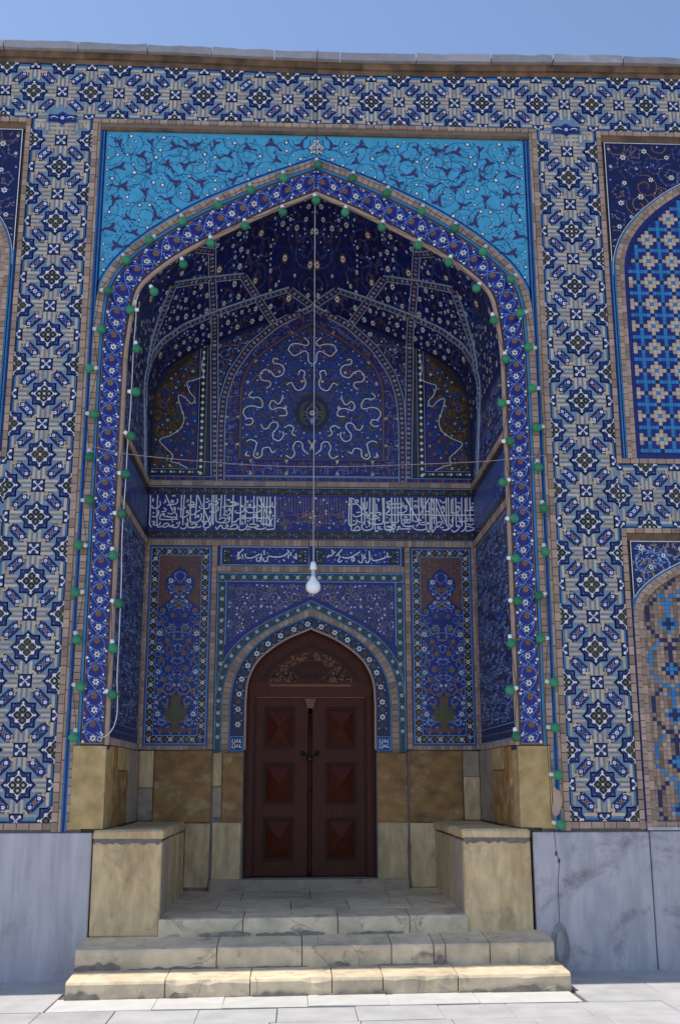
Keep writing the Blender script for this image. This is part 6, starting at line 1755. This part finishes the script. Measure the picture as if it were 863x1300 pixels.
def bench(s, label):
    bn = thing('stone_bench', label, 'stone bench', (s * 1.67, 0.9, 0.36), 'pair of stone benches flanking the steps')
    xo, xi = s * 1.975, s * 1.362
    a, b_ = sorted((xo, xi))
    mb = MB(); mb.box(a + 0.025, b_ - 0.025, 0.0, D - 0.04, 0.34, 1.20, JOINT, 0.3); mb.build('core', bn)
    slab('front_slab', bn, a, b_, -0.055, 0.02, 0.345, 1.155, STONE, 131 + s, 0.012, 0.004, 0.8)
    xs = np.linspace(a + 0.006, b_ - 0.006, 22)
    mb = MB(); mb.prism([(q, 1.150 - g.uniform(0.0, 0.030)) for q in xs] + [(q, 1.172 + g.uniform(0, 0.008)) for q in xs[::-1]], -0.062, 0.0, MORTARG, 0.25); mb.build('mortar_joint', bn)
    for i, (y0, y1) in enumerate(((0.026, 0.62), (0.626, 1.30), (1.306, D - 0.045))):
        p, q = sorted((xi - s * 0.0, xi + s * 0.05)); slab('side_slab', bn, p, q, y0, y1, 0.45, 1.15, STONE if i else STONE3, 140 + i + s, 0.010, 0.004)
    for i, (y0, y1) in enumerate(((-0.068, 0.70), (0.706, D - 0.045))):
        p, q = sorted((xo + s * 0.0 if y0 > 0 else xo, xi - s * 0.012))
        if y0 < 0:
            # cap reaches under the pier front, the niche wall stands behind it
            slab('cap_slab', bn, p, q, y0, y1, 1.168, 1.252, STONE, 150 + i + s, 0.016, 0.005, 0.85)
        else: slab('cap_slab', bn, *sorted((s * 1.872, xi - s * 0.012)), y0, y1, 1.168, 1.250, STONE, 150 + i + s, 0.016, 0.005, 0.7)
bench(-1, 'yellow limestone bench block standing under the loose end of the white cable')
bench(1, 'yellow limestone bench block standing next to the coil of wire')

# ================================================================== LIGHT STRINGS AND WIRES
def bulb_string(name, label, px, Y, group=None):
    p0 = on_y(*px[0][:2], Y)
    t = thing(name, label, 'light string', (0, 0, 0), group)
    socks = []
    prof_b = [(0.0, .016), (.012, .019), (.028, .034), (.048, .045), (.066, .047), (.084, .041), (.098, .026), (.106, .006)]
    prof_s = [(-.026, .010), (-.025, .018), (-.004, .020), (.010, .021), (.012, .018)]
    meb = MB(); meb.lathe(prof_b, (0, 0, 0), (0, 0, -1), GREEN, 14)
    mes = MB(); mes.lathe(prof_s, (0, 0, 0), (0, 0, -1), SOCK, 12)
    db_ = [meb.data('bulb', True)]; ds_ = mes.data('socket', True)
    for k in range(4):
        d2 = db_[0].copy(); a_ = d2.attributes['v']; a_.data.foreach_set('value', np.full(len(d2.polygons), g.uniform(0.05, 0.95), dtype=np.float32)); db_.append(d2)
    for (x, y, dx, dy) in px:
        d = np.array([dx, dy], float); d /= np.linalg.norm(d)
        c = on_y(x, y, Y)                                  # centre of the green globe
        dr = Vector((d[0], -0.10 + g.uniform(-.1, .1), -d[1])).normalized()      # towards the globe
        base = Vector(c) - dr * 0.058
        q = Vector((0, 0, -1)).rotation_difference(dr)
        b = link('bulb', g.choice(db_), t, base); b.rotation_mode = 'QUATERNION'; b.rotation_quaternion = q
        so = bpy.data.objects.new('socket', ds_); COL.objects.link(so); so.parent = b
        socks.append(np.array(base - dr * 0.022))
    mb = MB(); pts = []
    for i in range(len(socks) - 1):
        a_, b_ = socks[i], socks[i + 1]
        for k in range(8):
            f = k / 8; p = a_ * (1 - f) + b_ * f; p[2] -= 0.020 * math.sin(math.pi * f) * min(1, abs(b_[0] - a_[0]) / 0.15); p[1] += 0.02 * math.sin(math.pi * f)
            pts.append(p)
    pts.append(socks[-1])
    mb.tube(pts, 0.0032, WIREB, 5, 0.5); mb.build('cable', t)
    return t
UPD = (0.15, 1.0)
outer = [(93.7, 936, -.2, 1), (102.6, 872, 1, .3), (98.3, 812, .3, 1), (96, 752, -1, .1), (100, 692, -1, 0), (114, 634.7, 1, 0), (114, 580, 0.1, 1), (119.8, 525.6, 1, .1), (114, 467.7, -1, .1), (128.7, 418, 1, .1), (137.6, 368.8, 1, .1),
         (160, 330, .5, 1), (189.6, 304.4, -1, 1), (232, 281, .2, 1), (277, 260, .1, 1), (318, 241, .1, 1), (360, 226, .1, 1), (403.5, 209, .2, 1), (446.8, 226, -.2, 1), (491, 244.9, -.2, 1), (535.4, 268.2, -.2, 1), (577, 290, -.2, 1), (612.7, 319.5, -.5, 1),
         (648.3, 354, -.8, .7), (659.7, 397.5, -1, .3), (670.5, 441, -1, 0), (675, 493, -1, .1), (681, 543, -.8, .2), (683, 593, 0.1, 1), (690, 645, .2, 1), (692, 700, .2, 1), (683, 756, -1, .3), (685.6, 811, -1, .1), (702.6, 866, 1, .1), (704.4, 924, 1, .1), (708, 984, 1, .1), (711.4, 1047, 1, .3)]
bulb_string('light_string', 'string of green globe bulbs along the outer brick edge of the arch', outer, -0.085)
inner_l = [(143, 882, 1, .6), (144, 823, .2, 1), (151, 766, 1, .4), (144, 705, .2, 1), (154.6, 652, 1, .1), (160, 601.7, 1, .2), (167, 553.6, 1, .6), (173, 497.5, 1, .1), (173.8, 442.7, .2, 1), (165.9, 393.6, -1, .1), (195.8, 370, .6, 1), (233, 335.7, .3, 1), (267.6, 308.5, .1, 1), (311, 286.5, .1, 1), (359, 269, .1, 1),
           (401, 254.5, .2, 1), (438, 269.7, -.1, 1), (484.5, 288.4, -.2, 1), (530.7, 311.4, -.2, 1), (569.3, 333, -.3, 1), (604.4, 366, -.6, 1), (626.6, 406.6, .2, 1), (641.5, 456, .1, 1), (636.5, 511.5, -1, .2), (647, 560, 1, 0), (637.8, 612, -1, .4), (652, 658, 1, 0), (654, 709, 1, .1), (656, 763, 1, .1), (648, 816.7, .1, 1), (646.6, 876, -1, .3), (654.8, 935, .1, 1)]
bulb_string('light_string', 'string of green globe bulbs along the inner edge of the arch', inner_l, -0.055)

# hanging white bulb
cz0 = 7.66; xb_ = -0.012
hb = thing('hanging_bulb', 'white light bulb hanging on a long cord in front of the door', 'light bulb', (xb_, 0.0, 3.4))
Yb = 0.03
zs_ = float(on_y(397, 722, Yb)[2]); zg = float(on_y(397, 742, Yb)[2]); rg = 0.066
mb = MB(); mb.tube([(0.0 - 0.02 * (1 - k / 20) * 0 + xb_ * 1.0, Yb, cz0 - (cz0 - zs_ - 0.05) * k / 20) for k in range(21)], 0.0034, WIREW, 6, 0.4); mb.build('cord', hb)
mb = MB(); mb.lathe([(-.072, .010), (-.070, .024), (-.02, .033), (0.0, .035), (.006, .030)], (xb_, Yb, zs_ - 0.005), (0, 0, -1), SOCK, 14); mb.build('socket', hb, smooth=True)
mb = MB(); mb.lathe([(0, .022), (.066, .025)], (xb_, Yb, zs_ - 0.011), (0, 0, -1), ALU, 12); mb.build('screw_cap', hb)
zc_ = zs_ - 0.077
mb = MB(); mb.lathe([(0, .024), (.018, .028), (.036, .042), (.060, .060), (.088, .071), (.115, .072), (.140, .062), (.158, .044), (.168, .022), (.171, .002)], (xb_, Yb, zc_), (0, 0, -1), OPAL, 20); mb.build('glass', hb, smooth=True)
mb = MB(); mb.tube([(0.004, -0.090, 9.36), (0.0, -0.095, 9.2), (0.002, -0.06, 8.6), (-0.004, -0.05, 8.15), (-0.008, -0.055, 8.0), (-0.010, -0.04, 7.75), (xb_, Yb, cz0)], 0.0042, WIREB, 5, 0.5); mb.build('supply_wire', hb)
mb = MB(); loop = [(xb_ + 0.042 * math.sin(a) * (1.0), Yb + 0.004, zs_ + 0.30 + 0.055 * math.cos(a)) for a in np.linspace(-1.57, 1.57, 12)]
loop = [(xb_ - 0.045, Yb + 0.004, zs_ + 0.12)] + loop + [(xb_ + 0.05, Yb + 0.004, zs_ + 0.14), (xb_ + 0.03, Yb + 0.004, zs_ + 0.02)]
mb.tube(loop, 0.004, WIREB, 5, 0.5); mb.build('spare_flex', hb)

# white cable dangling at the left edge of the arch
cp = [(176, 374), (172.5, 386), (173, 402), (170, 440), (168, 480), (166, 520), (162, 570), (160, 610), (157, 650), (155, 690), (154.5, 730), (153, 775), (152.5, 785), (151, 820), (149, 860), (149.5, 895), (148, 912), (143, 926), (135, 934), (127.5, 937.5)]
PTS = smooth_curve([tuple(on_y(a, b_, -0.03)) for a, b_ in cp], 80)
ec = thing('electric_cable', 'white electric cable dangling down the niche edge, looped at its loose end', 'cable', tuple(PTS[-1]))
mb = MB(); mb.tube(PTS, 0.0052, WIREW, 6, 0.6); mb.build('flex', ec)
p = on_y(127, 938, -0.03)
mb = MB(); mb.tube([(p[0] + 0.020 * math.cos(a), p[1], p[2] + 0.020 * math.sin(a)) for a in np.linspace(0, 6.2, 14)], 0.006, WIREW, 6); mb.build('loop', ec)
p = on_y(171, 388, -0.03); mb = MB(); mb.lathe([(0, .012), (.03, .02), (.06, .012)], (p[0], p[1], p[2]), (0.2, -.3, 1), WIREW, 8); mb.build('junction', ec)

# thin pink wire stretched across the mouth of the niche
wp = [(118, 567), (160, 576), (215, 582), (272, 587), (335, 591), (400, 592.5), (470, 591.5), (540, 589), (600, 586.5), (645, 583), (694, 577.5)]
PTS = smooth_curve([tuple(on_y(a, b_, -0.05)) for a, b_ in wp], 60)
w1 = thing('stretched_wire', 'thin pink wire stretched level across the niche below the lunette', 'wire', tuple(PTS[0]))
mb = MB(); mb.tube(PTS, 0.0028, WIREP, 5, 0.5); mb.build('wire', w1)
mb = MB()
for q in (PTS[0], PTS[-1]): mb.tube([q, (q[0], 0.01, q[2])], 0.005, IRON, 6)
mb.build('hook', w1)

# coil of wire on the marble base at the right of the steps, with its lead
cc = on_y(711, 1196, -0.06)
wc = thing('wire_coil', 'loose coil of thin wire hanging on the marble base beside the steps', 'wire', tuple(cc))
mb = MB(); PTS = []
for k in range(150):
    a_ = k / 150 * 2 * math.pi * 6; r1 = 0.060 + 0.012 * math.sin(k * 0.31); r2 = 0.165 + 0.03 * math.sin(k * 0.17 + 1)
    PTS.append((cc[0] + r1 * math.cos(a_) + 0.012 * math.sin(k * .05), -0.058 - 0.012 * math.sin(k * .23) ** 2, cc[2] - 0.03 + r2 * math.sin(a_)))
mb.tube(PTS, 0.0026, mat('grey_wire', (0.30, 0.28, 0.27), rough=0.6, noise=0.1), 5, 0.5); mb.build('loops', wc)
mb = MB()
tail = [tuple(on_y(a, b_, -0.055)) for a, b_ in ((703, 1052), (704.5, 1070), (705.5, 1082), (709.5, 1095), (708, 1120), (709, 1150), (710, 1172))]
mb.tube(smooth_curve(tail, 30), 0.0022, WIREB, 5, 0.5); 
for a, b_ in ((705.6, 1083.5), (709.3, 1093)): q = on_y(a, b_, -0.055); mb.lathe([(-.02, .003), (-.01, .008), (.01, .008), (.02, .003)], q, (0.2, 0, 1), WIREB, 6)
mb.build('lead', wc)
